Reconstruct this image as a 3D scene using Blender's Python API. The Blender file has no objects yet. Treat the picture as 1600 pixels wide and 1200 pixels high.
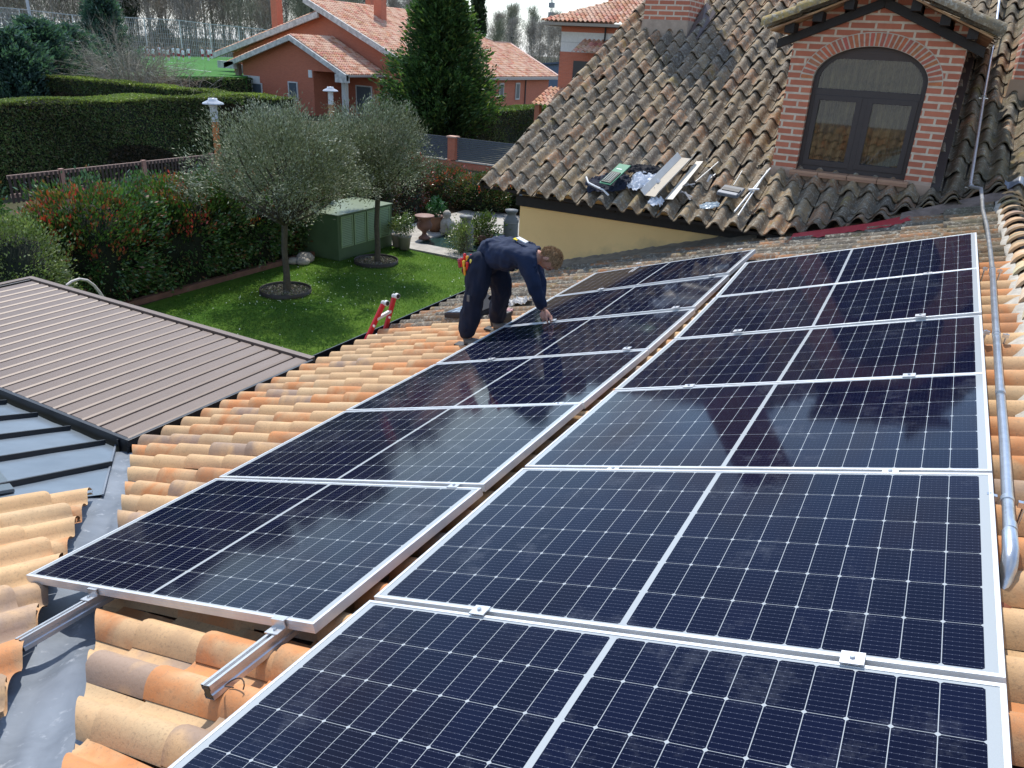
import bpy, bmesh, math, random
import numpy as np
from mathutils import Vector, Matrix, Euler
R = math.radians
rng = np.random.default_rng(7); random.seed(7)
sc = bpy.context.scene
# ------------------------------------------------------------------ camera
MR = np.array([[0.87486984, 0.23287368, -0.42470297], [0.48174584, -0.32741504, 0.81284706], [0.05023654, -0.91573426, -0.39863147]])
CP = np.array([1.30222374, -6.8746331, 1.6941397]); FP = 1196.72
cam = bpy.data.objects.new('camera', bpy.data.cameras.new('camera')); sc.collection.objects.link(cam)
cam.data.sensor_width = 36; cam.data.lens = 36 * FP / 1600; cam.data.clip_start = 0.05; cam.data.clip_end = 3000
cm = Matrix.Identity(4)
for i_ in range(3):
    cm[i_][0] = MR[i_, 0]; cm[i_][1] = -MR[i_, 1]; cm[i_][2] = -MR[i_, 2]; cm[i_][3] = CP[i_]
cam.matrix_world = cm; sc.camera = cam
# ------------------------------------------------------------------ sky, sun, exposure
SUN = Vector((-.38, .50, 1.0)).normalized()
w = bpy.data.worlds.new('World'); sc.world = w; w.use_nodes = True
nt = w.node_tree; nt.nodes.clear()
def WN(t): return nt.nodes.new(t)
out = WN('ShaderNodeOutputWorld'); bg = WN('ShaderNodeBackground'); sky = WN('ShaderNodeTexSky')
sky.sky_type = 'NISHITA'; sky.sun_disc = False; sky.sun_elevation = math.asin(SUN.z); sky.sun_rotation = math.atan2(SUN.x, SUN.y)
sky.air_density = 1.0; sky.dust_density = .15; sky.ozone_density = 1.2
bg.inputs[1].default_value = 0.15
tc = WN('ShaderNodeTexCoord'); sx = WN('ShaderNodeSeparateXYZ'); nt.links.new(tc.outputs['Generated'], sx.inputs[0])
mz = WN('ShaderNodeMath'); mz.operation = 'MAXIMUM'; mz.inputs[1].default_value = 0.0; nt.links.new(sx.outputs[2], mz.inputs[0])
az = WN('ShaderNodeMath'); az.operation = 'ADD'; az.inputs[1].default_value = 0.16; nt.links.new(mz.outputs[0], az.inputs[0])
cb = WN('ShaderNodeCombineXYZ')
for k_ in (0, 1):
    dv = WN('ShaderNodeMath'); dv.operation = 'DIVIDE'; nt.links.new(sx.outputs[k_], dv.inputs[0]); nt.links.new(az.outputs[0], dv.inputs[1]); nt.links.new(dv.outputs[0], cb.inputs[k_])
nz = WN('ShaderNodeTexNoise'); nz.inputs['Scale'].default_value = 1.3; nz.inputs['Detail'].default_value = 7; nz.inputs['Roughness'].default_value = .6; nz.inputs['Distortion'].default_value = .35
nt.links.new(cb.outputs[0], nz.inputs['Vector'])
cr = WN('ShaderNodeValToRGB'); cr.color_ramp.elements[0].position = .47; cr.color_ramp.elements[1].position = .70
nt.links.new(nz.outputs[0], cr.inputs[0])
mx = WN('ShaderNodeMix'); mx.data_type = 'RGBA'; mx.inputs['B'].default_value = (3.5, 3.75, 4.1, 1)
hz_ = WN('ShaderNodeMapRange'); nt.links.new(sx.outputs[2], hz_.inputs[0]); hz_.inputs[1].default_value = .0; hz_.inputs[2].default_value = .16; hz_.inputs[3].default_value = .9; hz_.inputs[4].default_value = 0.
mm_ = WN('ShaderNodeMath'); mm_.operation = 'MAXIMUM'; nt.links.new(cr.outputs[0], mm_.inputs[0]); nt.links.new(hz_.outputs[0], mm_.inputs[1]); nt.links.new(mm_.outputs[0], mx.inputs['Factor']); nt.links.new(sky.outputs[0], mx.inputs['A']); nt.links.new(mx.outputs['Result'], bg.inputs[0]); nt.links.new(bg.outputs[0], out.inputs[0])
sl = bpy.data.lights.new('sun', 'SUN'); sl.energy = 2.7; sl.angle = R(0.6); sl.color = (1.0, .955, .88)
so = bpy.data.objects.new('sun', sl); sc.collection.objects.link(so); so.rotation_euler = SUN.to_track_quat('Z', 'Y').to_euler(); so.location = (0, 0, 30)
sc.view_settings.view_transform = 'Standard'; sc.view_settings.look = 'None'; sc.view_settings.exposure = 0.98; sc.view_settings.gamma = 1
sc.cycles.max_bounces = 6; sc.cycles.diffuse_bounces = 3; sc.cycles.glossy_bounces = 3; sc.cycles.transparent_max_bounces = 6

# ------------------------------------------------------------------ frames
AL = R(17.2); BEND = .00519; GZ = -4.4
def at(x, y, ax, val):
    d = MR @ np.array([(x - 800) / FP, (y - 600) / FP, 1.]); k = (val - CP[ax]) / d[ax]; return CP + d * k
def PW(u, v, h=0.):   # solar array plane (sagging slightly)
    h = h + BEND * (v + 3) ** 2
    return np.array([u * math.cos(AL) - h * math.sin(AL), v, u * math.sin(AL) + h * math.cos(AL)])
def RW(u, v, h=0.):   # annex roof surface, vectorised
    u = np.asarray(u, float); v = np.asarray(v, float); hh = h + BEND * (np.minimum(v, -3) + 3) ** 2 + .009 * np.clip(v + 3, 0, 5)
    return np.stack([u * math.cos(AL) - hh * math.sin(AL), v + 0 * u, u * math.sin(AL) + hh * math.cos(AL)], -1)
TO = math.atan(.466)
def OW(x, y, h=0.):   # old roof surface over plan position (x, y)
    x = np.asarray(x, float); y = np.asarray(y, float)
    zE = -.05 + .025 * np.clip(-x, -2, 4) - .0
    z = zE + .466 * (y - 2.05)
    return np.stack([x + 0 * y, y - h * math.sin(TO), z + h * math.cos(TO)], -1)

# ------------------------------------------------------------------ scene helpers
COL = sc.collection
def tag(o, label=None, cat=None, group=None, kind=None):
    if label: o['label'] = label
    if cat: o['category'] = cat
    if group: o['group'] = group
    if kind: o['kind'] = kind
    return o
def thing(name, loc, label, cat, group=None, rz=0):
    o = bpy.data.objects.new(name, None); COL.objects.link(o); o.location = loc; o.rotation_euler = (0, 0, rz); o.empty_display_size = .1
    return tag(o, label, cat, group)
def rootloc(p):
    while p is not None and p.parent is not None: p = p.parent
    return np.array(p.location) if p is not None else np.zeros(3)
def link(name, me, m, parent=None, loc=None, local=False):
    if me.users == 0 or True:
        off = rootloc(parent) if parent is not None else (np.array(loc, float) if loc is not None else np.zeros(3))
        if not local and np.any(off):
            n = len(me.vertices); co = np.empty(n * 3); me.vertices.foreach_get('co', co); co = co.reshape(-1, 3) - off; me.vertices.foreach_set('co', co.ravel())
    o = bpy.data.objects.new(name, me); COL.objects.link(o)
    for mm in (m if isinstance(m, (list, tuple)) else [m]): me.materials.append(mm)
    if parent is not None: o.parent = parent
    elif loc is not None: o.location = loc
    return o
def copy_tree(o, parent=None):
    c = o.copy(); COL.objects.link(c)
    if parent is not None: c.parent = parent
    for ch in list(o.children): copy_tree(ch, c)
    return c
class MB:
    def __init__(s): s.v = []; s.f = []; s.c = []; s.m = []; s.uv = None; s.n = 0; s.sm = []
    def add(s, vs, fs, col=(1, 1, 1), mi=0, smooth=False):
        b = s.n; vs = [tuple(map(float, p)) for p in vs]; s.v += vs; s.n += len(vs)
        for f in fs: s.f.append(tuple(b + i for i in f)); s.c.append(col); s.m.append(mi); s.sm.append(smooth)
    def box(s, a, b, col=(1, 1, 1), mi=0, M=None):
        x0, y0, z0 = a; x1, y1, z1 = b
        vs = [(x0, y0, z0), (x1, y0, z0), (x1, y1, z0), (x0, y1, z0), (x0, y0, z1), (x1, y0, z1), (x1, y1, z1), (x0, y1, z1)]
        if M is not None: vs = [M @ Vector(p) for p in vs]
        s.add(vs, [(0, 3, 2, 1), (4, 5, 6, 7), (0, 1, 5, 4), (1, 2, 6, 5), (2, 3, 7, 6), (3, 0, 4, 7)], col, mi)
    def bar(s, p, q, w_, h_, up=(0, 0, 1), col=(1, 1, 1), mi=0):
        p = Vector(p); q = Vector(q); d = (q - p); L_ = d.length; d.normalize(); up = Vector(up); sd = d.cross(up).normalized(); u2 = sd.cross(d)
        vs = [p + sd * a * w_ / 2 + u2 * b * h_ / 2 + d * t for t in (0, L_) for a, b in ((-1, -1), (1, -1), (1, 1), (-1, 1))]
        s.add(vs, [(0, 3, 2, 1), (4, 5, 6, 7), (0, 1, 5, 4), (1, 2, 6, 5), (2, 3, 7, 6), (3, 0, 4, 7)], col, mi)
    def tube(s, pts, rad, n=10, col=(1, 1, 1), mi=0, cap=True):
        pts = [Vector(p) for p in pts]; m = len(pts); rs = rad if isinstance(rad, (list, tuple)) else [rad] * m
        vs = []; prev = None
        for i, p in enumerate(pts):
            d = (pts[min(i + 1, m - 1)] - pts[max(i - 1, 0)]).normalized()
            a = prev if prev is not None else (Vector((0, 0, 1)) if abs(d.z) < .9 else Vector((1, 0, 0)))
            sd = d.cross(a).normalized(); u2 = sd.cross(d); prev = u2
            for k in range(n):
                t = 2 * math.pi * k / n; vs.append(p + (sd * math.cos(t) + u2 * math.sin(t)) * rs[i])
        fs = [(i * n + k, i * n + (k + 1) % n, (i + 1) * n + (k + 1) % n, (i + 1) * n + k) for i in range(m - 1) for k in range(n)]
        s.add(vs, fs, col, mi, True)
        if cap: s.add(vs[:n], [tuple(range(n))], col, mi); s.add(vs[-n:], [tuple(range(n - 1, -1, -1))], col, mi)
    def lathe(s, c, prof, n=18, col=(1, 1, 1), mi=0):
        vs = [(c[0] + r_ * math.cos(2 * math.pi * k / n), c[1] + r_ * math.sin(2 * math.pi * k / n), c[2] + z) for r_, z in prof for k in range(n)]
        m = len(prof); s.add(vs, [(i * n + k, i * n + (k + 1) % n, (i + 1) * n + (k + 1) % n, (i + 1) * n + k) for i in range(m - 1) for k in range(n)], col, mi, True)
    def prism(s, poly, d, col=(1, 1, 1), mi=0):
        n = len(poly); d = Vector(d); vs = [Vector(p) for p in poly]; vs2 = [p + d for p in vs]
        s.add(vs + vs2, [tuple(range(n)), tuple(range(2 * n - 1, n - 1, -1))] + [(i, (i + 1) % n + 0, (i + 1) % n + n, i + n)[::-1] for i in range(n)], col, mi)
    def grid(s, P, col=(1, 1, 1), mi=0, smooth=True):
        P = np.asarray(P); a, b, _ = P.shape
        s.add(P.reshape(-1, 3), [(i * b + j, (i + 1) * b + j, (i + 1) * b + j + 1, i * b + j + 1) for i in range(a - 1) for j in range(b - 1)], col, mi, smooth)
    def mesh(s, name):
        me = bpy.data.meshes.new(name); me.from_pydata(s.v, [], s.f)
        me.polygons.foreach_set('material_index', s.m); me.polygons.foreach_set('use_smooth', s.sm)
        at_ = me.attributes.new('col', 'FLOAT_COLOR', 'FACE'); c = np.ones((len(s.f), 4)); c[:, :3] = np.array(s.c).reshape(-1, 3); at_.data.foreach_set('color', c.ravel())
        me.update(); return me
    def build(s, name, m, parent=None, loc=None, bevel=0, fix=True):
        me = s.mesh(name)
        if fix:
            bm = bmesh.new(); bm.from_mesh(me); bmesh.ops.recalc_face_normals(bm, faces=bm.faces); bm.to_mesh(me); bm.free()
        o = link(name, me, m, parent, loc)
        if bevel:
            b = o.modifiers.new('bevel', 'BEVEL'); b.width = bevel; b.segments = 2; b.limit_method = 'ANGLE'; b.angle_limit = R(40)
        return o
def fast(name, V, F, C, m, parent=None, loc=None, smooth=False):
    """numpy mesh: V (n,3), F (k,4) or (k,3), C (k,3) per-face colour"""
    me = bpy.data.meshes.new(name); V = np.asarray(V, np.float32); F = np.asarray(F, np.int32); k, q = F.shape
    me.vertices.add(len(V)); me.vertices.foreach_set('co', V.ravel()); me.loops.add(k * q); me.loops.foreach_set('vertex_index', F.ravel())
    me.polygons.add(k); me.polygons.foreach_set('loop_start', np.arange(0, k * q, q, dtype=np.int32))
    try: me.polygons.foreach_set('loop_total', np.full(k, q, np.int32))
    except Exception: pass
    if smooth: me.polygons.foreach_set('use_smooth', np.ones(k, bool))
    me.update(calc_edges=True)
    at_ = me.attributes.new('col', 'FLOAT_COLOR', 'FACE'); c = np.ones((k, 4), np.float32); c[:, :3] = C; at_.data.foreach_set('color', c.ravel())
    me.validate()
    return link(name, me, m, parent, loc)
def nrm(a): return a / (np.linalg.norm(a, axis=-1, keepdims=True) + 1e-9)
def leaves(P, size, col, jit=.3, aspect=.45, D=None, curl=0):
    """rhombic leaves at points P; returns V,F,C arrays"""
    n = len(P); d = nrm(rng.normal(size=(n, 3))) if D is None else nrm(D + rng.normal(size=(n, 3)) * .35)
    s_ = nrm(np.cross(d, rng.normal(size=(n, 3)))); L_ = (size * rng.uniform(.6, 1.35, n))[:, None]
    V = np.stack([P - d * L_ / 2, P + s_ * L_ * aspect / 2, P + d * L_ / 2, P - s_ * L_ * aspect / 2], 1).reshape(-1, 3)
    F = np.arange(4 * n).reshape(n, 4); col = np.asarray(col, float)
    C = (col if col.ndim == 2 else np.tile(col, (n, 1))) * (1 + jit * rng.uniform(-1, 1, (n, 1)))
    return V, F, np.clip(C, .002, 1)
def cat(parts):
    Vs, Fs, Cs = [], [], []; b = 0
    for V, F, C in parts: Vs.append(V); Fs.append(F + b); Cs.append(C); b += len(V)
    return np.concatenate(Vs), np.concatenate(Fs), np.concatenate(Cs)
def pick(cols, n, p=None):
    cols = np.array(cols, float); return cols[rng.choice(len(cols), n, p=p)]

# ------------------------------------------------------------------ materials
class NB:
    def __init__(s, name):
        s.m = bpy.data.materials.new(name); s.m.use_nodes = True; s.t = s.m.node_tree; s.b = s.t.nodes['Principled BSDF']
    def n(s, t, **k):
        x = s.t.nodes.new('ShaderNode' + t)
        for a, b in k.items(): setattr(x, a, b)
        return x
    def l(s, a, b): s.t.links.new(a, b)
    def val(s, x, inp):
        if hasattr(x, 'is_linked') or isinstance(x, bpy.types.NodeSocket): s.l(x, inp)
        else: inp.default_value = x
    def math(s, op, a, b=0., c=None):
        x = s.n('Math', operation=op); s.val(a, x.inputs[0]); s.val(b, x.inputs[1])
        if c is not None: s.val(c, x.inputs[2])
        return x.outputs[0]
    def mix(s, f, a, b, bt='MIX'):
        x = s.n('Mix', data_type='RGBA', blend_type=bt); s.val(f, x.inputs['Factor'])
        for q, i in ((a, 'A'), (b, 'B')):
            if isinstance(q, (tuple, list)): x.inputs[i].default_value = (*q[:3], 1)
            else: s.l(q, x.inputs[i])
        return x.outputs['Result']
    def noise(s, scale, detail=4, rough=.55, vec=None, dist=0, out=0):
        x = s.n('TexNoise'); x.inputs['Scale'].default_value = scale; x.inputs['Detail'].default_value = detail; x.inputs['Roughness'].default_value = rough; x.inputs['Distortion'].default_value = dist
        s.l(vec if vec is not None else s.pos(), x.inputs['Vector']); return x.outputs[out]
    def pos(s):
        if not hasattr(s, '_p'): s._p = s.n('NewGeometry').outputs['Position']
        return s._p
    def ramp(s, f, lo, hi, c0=(0, 0, 0), c1=(1, 1, 1)):
        x = s.n('ValToRGB'); e = x.color_ramp.elements; e[0].position = lo; e[1].position = hi; e[0].color = (*c0, 1); e[1].color = (*c1, 1); s.l(f, x.inputs[0]); return x.outputs[0]
    def bump(s, h, st=.3, d=.02):
        x = s.n('Bump'); x.inputs['Strength'].default_value = st; x.inputs['Distance'].default_value = d; s.l(h, x.inputs['Height']); s.l(x.outputs[0], s.b.inputs['Normal'])
    def col(s): return s.n('Attribute', attribute_name='col').outputs['Color']
    def scale(s, sx_, sy_, sz_):
        x = s.n('VectorMath', operation='MULTIPLY'); s.l(s.pos(), x.inputs[0]); x.inputs[1].default_value = (sx_, sy_, sz_); return x.outputs[0]
def mat(name, c, rough=.7, metal=0., nscale=8., namt=.25, bump=.15, c2=None, spec=.4, attr=False, bscale=None, bd=.01):
    k = NB(name); f = k.noise(nscale, 5, .6); f = k.ramp(f, .3, .7)
    if attr: base = k.col(); dark = k.mix(1.0, base, (1 - namt,) * 3, 'MULTIPLY')
    else: base = c; dark = c2 if c2 else tuple(x * (1 - namt) for x in c)
    k.l(k.mix(f, base, dark), k.b.inputs['Base Color'])
    k.b.inputs['Roughness'].default_value = rough; k.b.inputs['Metallic'].default_value = metal; k.b.inputs['Specular IOR Level'].default_value = spec
    if bump: k.bump(k.noise(bscale or nscale * 5, 5, .6), bump, bd)
    return k.m
def leafmat(name, trans=.3, rough=.5, spec=.3):
    k = NB(name); c = k.col(); k.l(c, k.b.inputs['Base Color']); k.b.inputs['Roughness'].default_value = rough; k.b.inputs['Specular IOR Level'].default_value = spec
    tr = k.n('BsdfTranslucent'); k.l(k.mix(1.0, c, (1.2, 1.5, .6), 'MULTIPLY'), tr.inputs[0]); mxs = k.n('MixShader'); mxs.inputs[0].default_value = trans
    k.l(k.b.outputs[0], mxs.inputs[1]); k.l(tr.outputs[0], mxs.inputs[2]); k.l(mxs.outputs[0], k.t.nodes['Material Output'].inputs[0]); return k.m
MT = {}
def clay(name, cream, dirt, speck, rough=.85, n1=5.0):
    k = NB(name); c = k.col(); f = k.ramp(k.noise(n1, 3, .5, dist=.4), .42, .62); b = k.mix(f, c, cream)
    f2 = k.ramp(k.noise(2.3, 5, .65), .5, .72); b = k.mix(k.math('MULTIPLY', f2, speck[0]), b, dirt)
    v = k.ramp(k.noise(85, 4, .75), .53, .68); b = k.mix(k.math('MULTIPLY', v, speck[1]), b, speck[2]); k.l(b, k.b.inputs['Base Color'])
    k.b.inputs['Roughness'].default_value = rough; k.b.inputs['Specular IOR Level'].default_value = .25; k.bump(k.noise(60, 5, .7), .25, .006); return k.m
MT['clay'] = clay('terracotta_clay', (.52, .335, .18), (.22, .15, .10), (.5, .55, (.24, .17, .11)))
def oldclay():
    k = NB('weathered_clay'); c = k.col(); b = k.mix(k.ramp(k.noise(9, 6, .7, dist=.5), .47, .62), c, (.185, .16, .125))
    b = k.mix(k.math('MULTIPLY', k.ramp(k.noise(26, 4, .7), .52, .62), .75), b, (.38, .35, .28))
    b = k.mix(k.math('MULTIPLY', k.ramp(k.noise(40, 3, .7), .60, .68), .6), b, (.035, .035, .03))
    b = k.mix(k.math('MULTIPLY', k.ramp(k.noise(3.1, 4, .6), .60, .72), .55), b, (.26, .19, .045))
    # right-hand valley beside the dormer is mossy
    xx = k.n('SeparateXYZ'); k.l(k.pos(), xx.inputs[0]); ms = k.n('MapRange'); k.l(xx.outputs[0], ms.inputs[0]); ms.inputs[1].default_value = 1.1; ms.inputs[2].default_value = 1.6
    mo = k.math('MULTIPLY', ms.outputs[0], k.ramp(k.noise(4.5, 5, .65), .36, .58)); b = k.mix(k.math('MULTIPLY', mo, .6), b, (.085, .075, .040))
    k.l(b, k.b.inputs['Base Color']); k.b.inputs['Roughness'].default_value = .95; k.b.inputs['Specular IOR Level'].default_value = .15; k.bump(k.noise(45, 6, .75), .6, .012); return k.m
MT['oldclay'] = oldclay()
def brickmat(name, c1, c2, mortar, bw, rh, ms, off=.5, axis='wall'):
    k = NB(name); s_ = k.n('SeparateXYZ'); k.l(k.pos(), s_.inputs[0]); cx = k.n('CombineXYZ'); k.l(k.math('ADD', s_.outputs[0], s_.outputs[1]), cx.inputs[0]); k.l(s_.outputs[2], cx.inputs[1])
    b = k.n('TexBrick'); b.offset = off; b.inputs['Scale'].default_value = 1; b.inputs['Brick Width'].default_value = bw; b.inputs['Row Height'].default_value = rh; b.inputs['Mortar Size'].default_value = ms; b.inputs['Mortar Smooth'].default_value = .1; b.inputs['Bias'].default_value = 0
    k.l(cx.outputs[0], b.inputs['Vector']); b.inputs['Color1'].default_value = (*c1, 1); b.inputs['Color2'].default_value = (*c2, 1); b.inputs['Mortar'].default_value = (*mortar, 1)
    f = k.ramp(k.noise(14, 5, .6), .35, .7); k.l(k.mix(k.math('MULTIPLY', f, .35), b.outputs[0], tuple(x * .55 for x in c1)), k.b.inputs['Base Color']); k.b.inputs['Roughness'].default_value = .85
    k.bump(k.math('ADD', k.math('MULTIPLY', b.outputs[1], -1.), k.math('MULTIPLY', k.noise(60), .3)), .5, .008); return k.m
MT['brick'] = brickmat('red_brick_pale_mortar', (.50, .165, .090), (.38, .115, .065), (.58, .49, .37), .27, .078, .0125)
MT['housebrick'] = brickmat('orange_red_brick', (.54, .155, .08), (.47, .13, .068), (.40, .21, .15), .25, .07, .006)
MT['alu'] = mat('brushed_aluminium', (.66, .66, .66), .38, .75, 20, .12, .05)
MT['frame'] = mat('anodised_white_frame', (.70, .71, .71), .38, .35, 9, .18, .03)
MT['steel'] = mat('galvanised_steel', (.62, .64, .66), .28, .85, 14, .3, .08)
MT['lead'] = None
MT['white'] = mat('white_paint', (.72, .72, .70), .6, 0, 5, .12, .1)
MT['black'] = mat('black_plastic', (.015, .015, .017), .5, 0, 9, .3, .1)
MT['darkwood'] = mat('dark_stained_wood', (.018, .014, .012), .65, 0, 9, .4, .3)
MT['any'] = mat('painted_surface', (1, 1, 1), .6, 0, 10, .14, .12, attr=True)
MT['cloth'] = mat('cloth_surface', (1, 1, 1), .9, 0, 16, .25, .35, attr=True, bscale=220, bd=.002)
MT['gloss'] = mat('glossy_surface', (1, 1, 1), .28, 0, 10, .1, .05, attr=True)
MT['stone'] = mat('pale_stone', (.42, .38, .32), .9, 0, 6, .35, .5)
MT['bark'] = mat('tree_bark', (1, 1, 1), .95, 0, 14, .45, .7, attr=True)
MT['leaf'] = leafmat('leaf_surface'); MT['leafg'] = leafmat('glossy_leaf', .2, .32, .55); MT['twig'] = mat('twig_surface', (1, 1, 1), .9, 0, 3, .2, 0, attr=True)
k_ = NB('olive_leaf'); k_.l(k_.col(), k_.b.inputs['Base Color']); k_.b.inputs['Roughness'].default_value = .6; k_.b.inputs['Specular IOR Level'].default_value = .22; MT['leafo'] = k_.m
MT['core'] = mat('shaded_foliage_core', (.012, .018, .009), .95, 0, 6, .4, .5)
# ------------------------------------------------------------------ roof tiles
def prof_mixed(t, A=.066):
    x = (t - .35) / .345; h = np.where(np.abs(x) < 1, np.cos(np.clip(x, -1, 1) * math.pi / 2) ** .72, 0); return A * h - .006 * np.sin(np.clip((t - .7) / .3, 0, 1) * math.pi)
def prof_roman(t, A=.05):
    c = np.cos((t - .5) * 2 * math.pi); return A * np.sign(c) * np.abs(c) ** .75
def tile_field(name, F, s0, s1, ds, t0, t1, dt, prof, colfn, mt, parent, keep=None, clips=(), n=12, lift=.022, jit=1., thick=.015, over=1.18):
    tt = np.linspace(0, 1, n); V = []; Fq = []; C = []; b = 0
    ns = int(round((s1 - s0) / ds)); ntl = int(round((t1 - t0) / dt))
    for i in range(ns):
        for j in range(ntl):
            s = s0 + i * ds; t = t0 + j * dt
            if keep is not None and not keep(s + ds / 2, t + dt / 2): continue
            ss = s + random.gauss(0, .007) * jit; tj = random.gauss(0, .004) * jit; hj = random.gauss(0, .003) * jit; sk = random.gauss(0, .012) * jit
            rows = []
            for q, hh in ((0, lift), (.5, lift * .55), (1, 0)):
                sq = ss + ds * over * q; tq = t + tj + dt * (.5 + (tt - .5) * (1.02 - .05 * q)) + sk * q * ds
                rows.append(F(sq + 0 * tq, tq, prof(tt) * (1.0 - .06 * q) + hh + hj))
            lo = F(ss + .001 + 0 * tt, t + tj + dt * (.5 + (tt - .5) * 1.02), prof(tt) + lift + hj - thick)
            V.append(np.concatenate(rows + [rows[0], lo])); c = colfn(s, t)
            for r_ in range(2):
                for k in range(n - 1): Fq.append((b + r_ * n + k, b + r_ * n + k + 1, b + (r_ + 1) * n + k + 1, b + (r_ + 1) * n + k)); C.append(c)
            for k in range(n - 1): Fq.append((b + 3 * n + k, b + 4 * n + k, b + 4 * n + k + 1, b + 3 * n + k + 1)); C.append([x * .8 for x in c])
            b += 5 * n
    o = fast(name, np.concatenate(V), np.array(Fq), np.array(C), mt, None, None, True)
    bm = bmesh.new(); bm.from_mesh(o.data)
    for co, no in clips:
        bmesh.ops.bisect_plane(bm, geom=bm.verts[:] + bm.edges[:] + bm.faces[:], plane_co=co, plane_no=no, clear_outer=True)
    off = Vector(rootloc(parent)); bmesh.ops.translate(bm, verts=bm.verts, vec=-off); bm.to_mesh(o.data); bm.free(); o.parent = parent
    return o
def newcol(s, t):
    r_ = random.random()
    if r_ < .34: c = (.55, .36, .19)
    elif r_ < .74: c = (.52, .225, .09)
    elif r_ < .88: c = (.30, .215, .16)
    else: c = (.50, .35, .20)
    k = random.uniform(.88, 1.1); return [x * k for x in c]
def agedcol(s, t):
    r_ = random.random(); c = (.23, .15, .09) if r_ < .40 else (.12, .10, .078) if r_ < .85 else (.32, .16, .08); k = random.uniform(.8, 1.15); return [x * k for x in c]
def oldcol(s, t):
    r_ = random.random(); c = (.20, .15, .10) if r_ < .55 else (.28, .165, .095) if r_ < .76 else (.30, .22, .13) if r_ < .9 else (.14, .115, .09)
    k = random.uniform(.8, 1.2); return [x * k for x in c]
CH = -.150; DT = .1985; DS = .365; UE = -3.86; YE = -.42
VA = np.array([-3.68, -3.61]); VB = np.array([-.52, -6.03]); vd = nrm(VB - VA); VN = Vector((-vd[1], vd[0], 0)) * -1   # normal pointing to the valley side
annex = thing('annex_house', (-1, -2, GZ), 'low annex house under new orange clay tiles, carrying the solar panels', 'house')
Fa = lambda s, t, h: RW(s, t, CH + h)
def keep_new(s, t): 
    return (np.dot(np.array([s * .955, t]) - VA, [VN.x, VN.y]) < .35)
clip_v = (Vector((VA[0], VA[1], 0)), VN)
nY = int((YE + 8.3) / DT)
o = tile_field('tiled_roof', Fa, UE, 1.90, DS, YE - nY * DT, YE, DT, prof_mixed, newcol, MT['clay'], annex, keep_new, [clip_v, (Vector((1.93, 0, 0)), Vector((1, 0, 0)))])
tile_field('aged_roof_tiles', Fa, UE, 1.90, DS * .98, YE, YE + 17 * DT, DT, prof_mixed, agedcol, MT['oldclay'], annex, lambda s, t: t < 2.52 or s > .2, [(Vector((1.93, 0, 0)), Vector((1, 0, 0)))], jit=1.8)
# closing slab below the tiles, eaves board, walls and the far slope
m = MB(); P = []
for y_ in np.linspace(-8.3, 3.2, 60):
    row = []
    for q in range(13):
        xa = -3.74 if y_ > -3.5 else (-3.6 + (-3.5 - y_) / .766 + .0); xa = min(xa, 1.8); x_ = xa + (1.96 - xa) * q / 12
        if y_ > 2.49: x_ = .3 + 1.66 * q / 12
        row.append(RW(x_ / .9553, y_, CH - .035 - .02))
    P.append(row)
m.grid(P, (.2, .13, .09))
m.build('roof_deck', MT['any'], annex)
m = MB(); m.box((-3.45, -3.5, GZ), (-3.2, 2.49, -1.33), (.62, .42, .17)); m.box((-3.2, -3.5, GZ), (1.9, -3.3, -1.33), (.62, .42, .17)); m.build('wall', MT['any'], annex)
m = MB(); m.box((3.6, -8.3, GZ), (3.85, 3, -.2), (.62, .42, .17)); m.build('wall', MT['any'], annex)
# slope beyond the ridge
def Fb(s, t, h):
    P = RW(1.97 / math.cos(AL) - 0 * s, t, CH + .02 + h); q = 1.93 / math.cos(AL) - np.asarray(s, float)
    P = P.copy(); P[..., 0] = 1.97 + q * math.cos(AL); P[..., 2] = P[..., 2] - q * math.sin(AL); return P
tile_field('far_slope_tiles', Fb, -.2, 2.0, DS, -8.3, -.35, DT, prof_mixed, newcol, MT['clay'], annex, None, (), jit=.8)
# ridge caps
def capcol(t): return [x * random.uniform(.85, 1.1) for x in ((.62, .52, .36) if t < -.5 else (.26, .21, .15))]
m = MB(); y = -8.2
while y < 2.9:
    L_ = .36; z0 = RW(2.02, y, CH + .055)[2]; n = 10; P = []
    for q in range(3):
        rr = .125 - .012 * q / 2 * 2; P.append([(2.00 + rr * 1.05 * math.cos(math.pi * k / n) * -1, y + L_ * 1.15 * q / 2, z0 - .055 + rr * math.sin(math.pi * k / n) + .02 * (1 - q / 2)) for k in range(n + 1)])
    c = capcol(y); m.grid(np.array(P), c); P0 = np.array(P[0]); P1 = P0.copy(); P1[:, 0] = 2.0 + (P1[:, 0] - 2.0) * .88; P1[:, 2] -= .016; m.grid(np.stack([P0, P1]), [x * .6 for x in c], 0, False); y += L_
m.build('ridge_caps', MT['clay'], annex, fix=False)
# mortar fillet beside the ridge caps
P = []; ys = np.linspace(-8.2, 2.6, 110)
for yy in ys:
    wv = .03 * math.sin(yy * 7) + random.uniform(-.012, .012); z0 = RW(1.9, yy, CH)[2]; wv += .02 if yy < -.5 else -.02
    P.append([(1.90 - .05 - wv, yy, z0 - .005 + .02), (1.86, yy, z0 + .068), (1.9, yy, z0 + .09)])
m = MB(); m.grid(P, (.62, .58, .50)); m.build('ridge_mortar', mat('lime_mortar', (.50, .46, .39), .9, 0, 18, .35, .5), annex, fix=False)
# dark eaves gutter
m = MB(); m.box((-3.86, -3.62, -1.46), (-3.765, 2.3, -1.44)); m.box((-3.875, -3.62, -1.46), (-3.862, 2.3, -1.262)); m.box((-3.765, -3.62, -1.46), (-3.755, 2.3, -1.30))
m.build('gutter', mat('anthracite_gutter', (.02, .023, .027), .4, .3, 9, .2, .05), annex)
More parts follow.
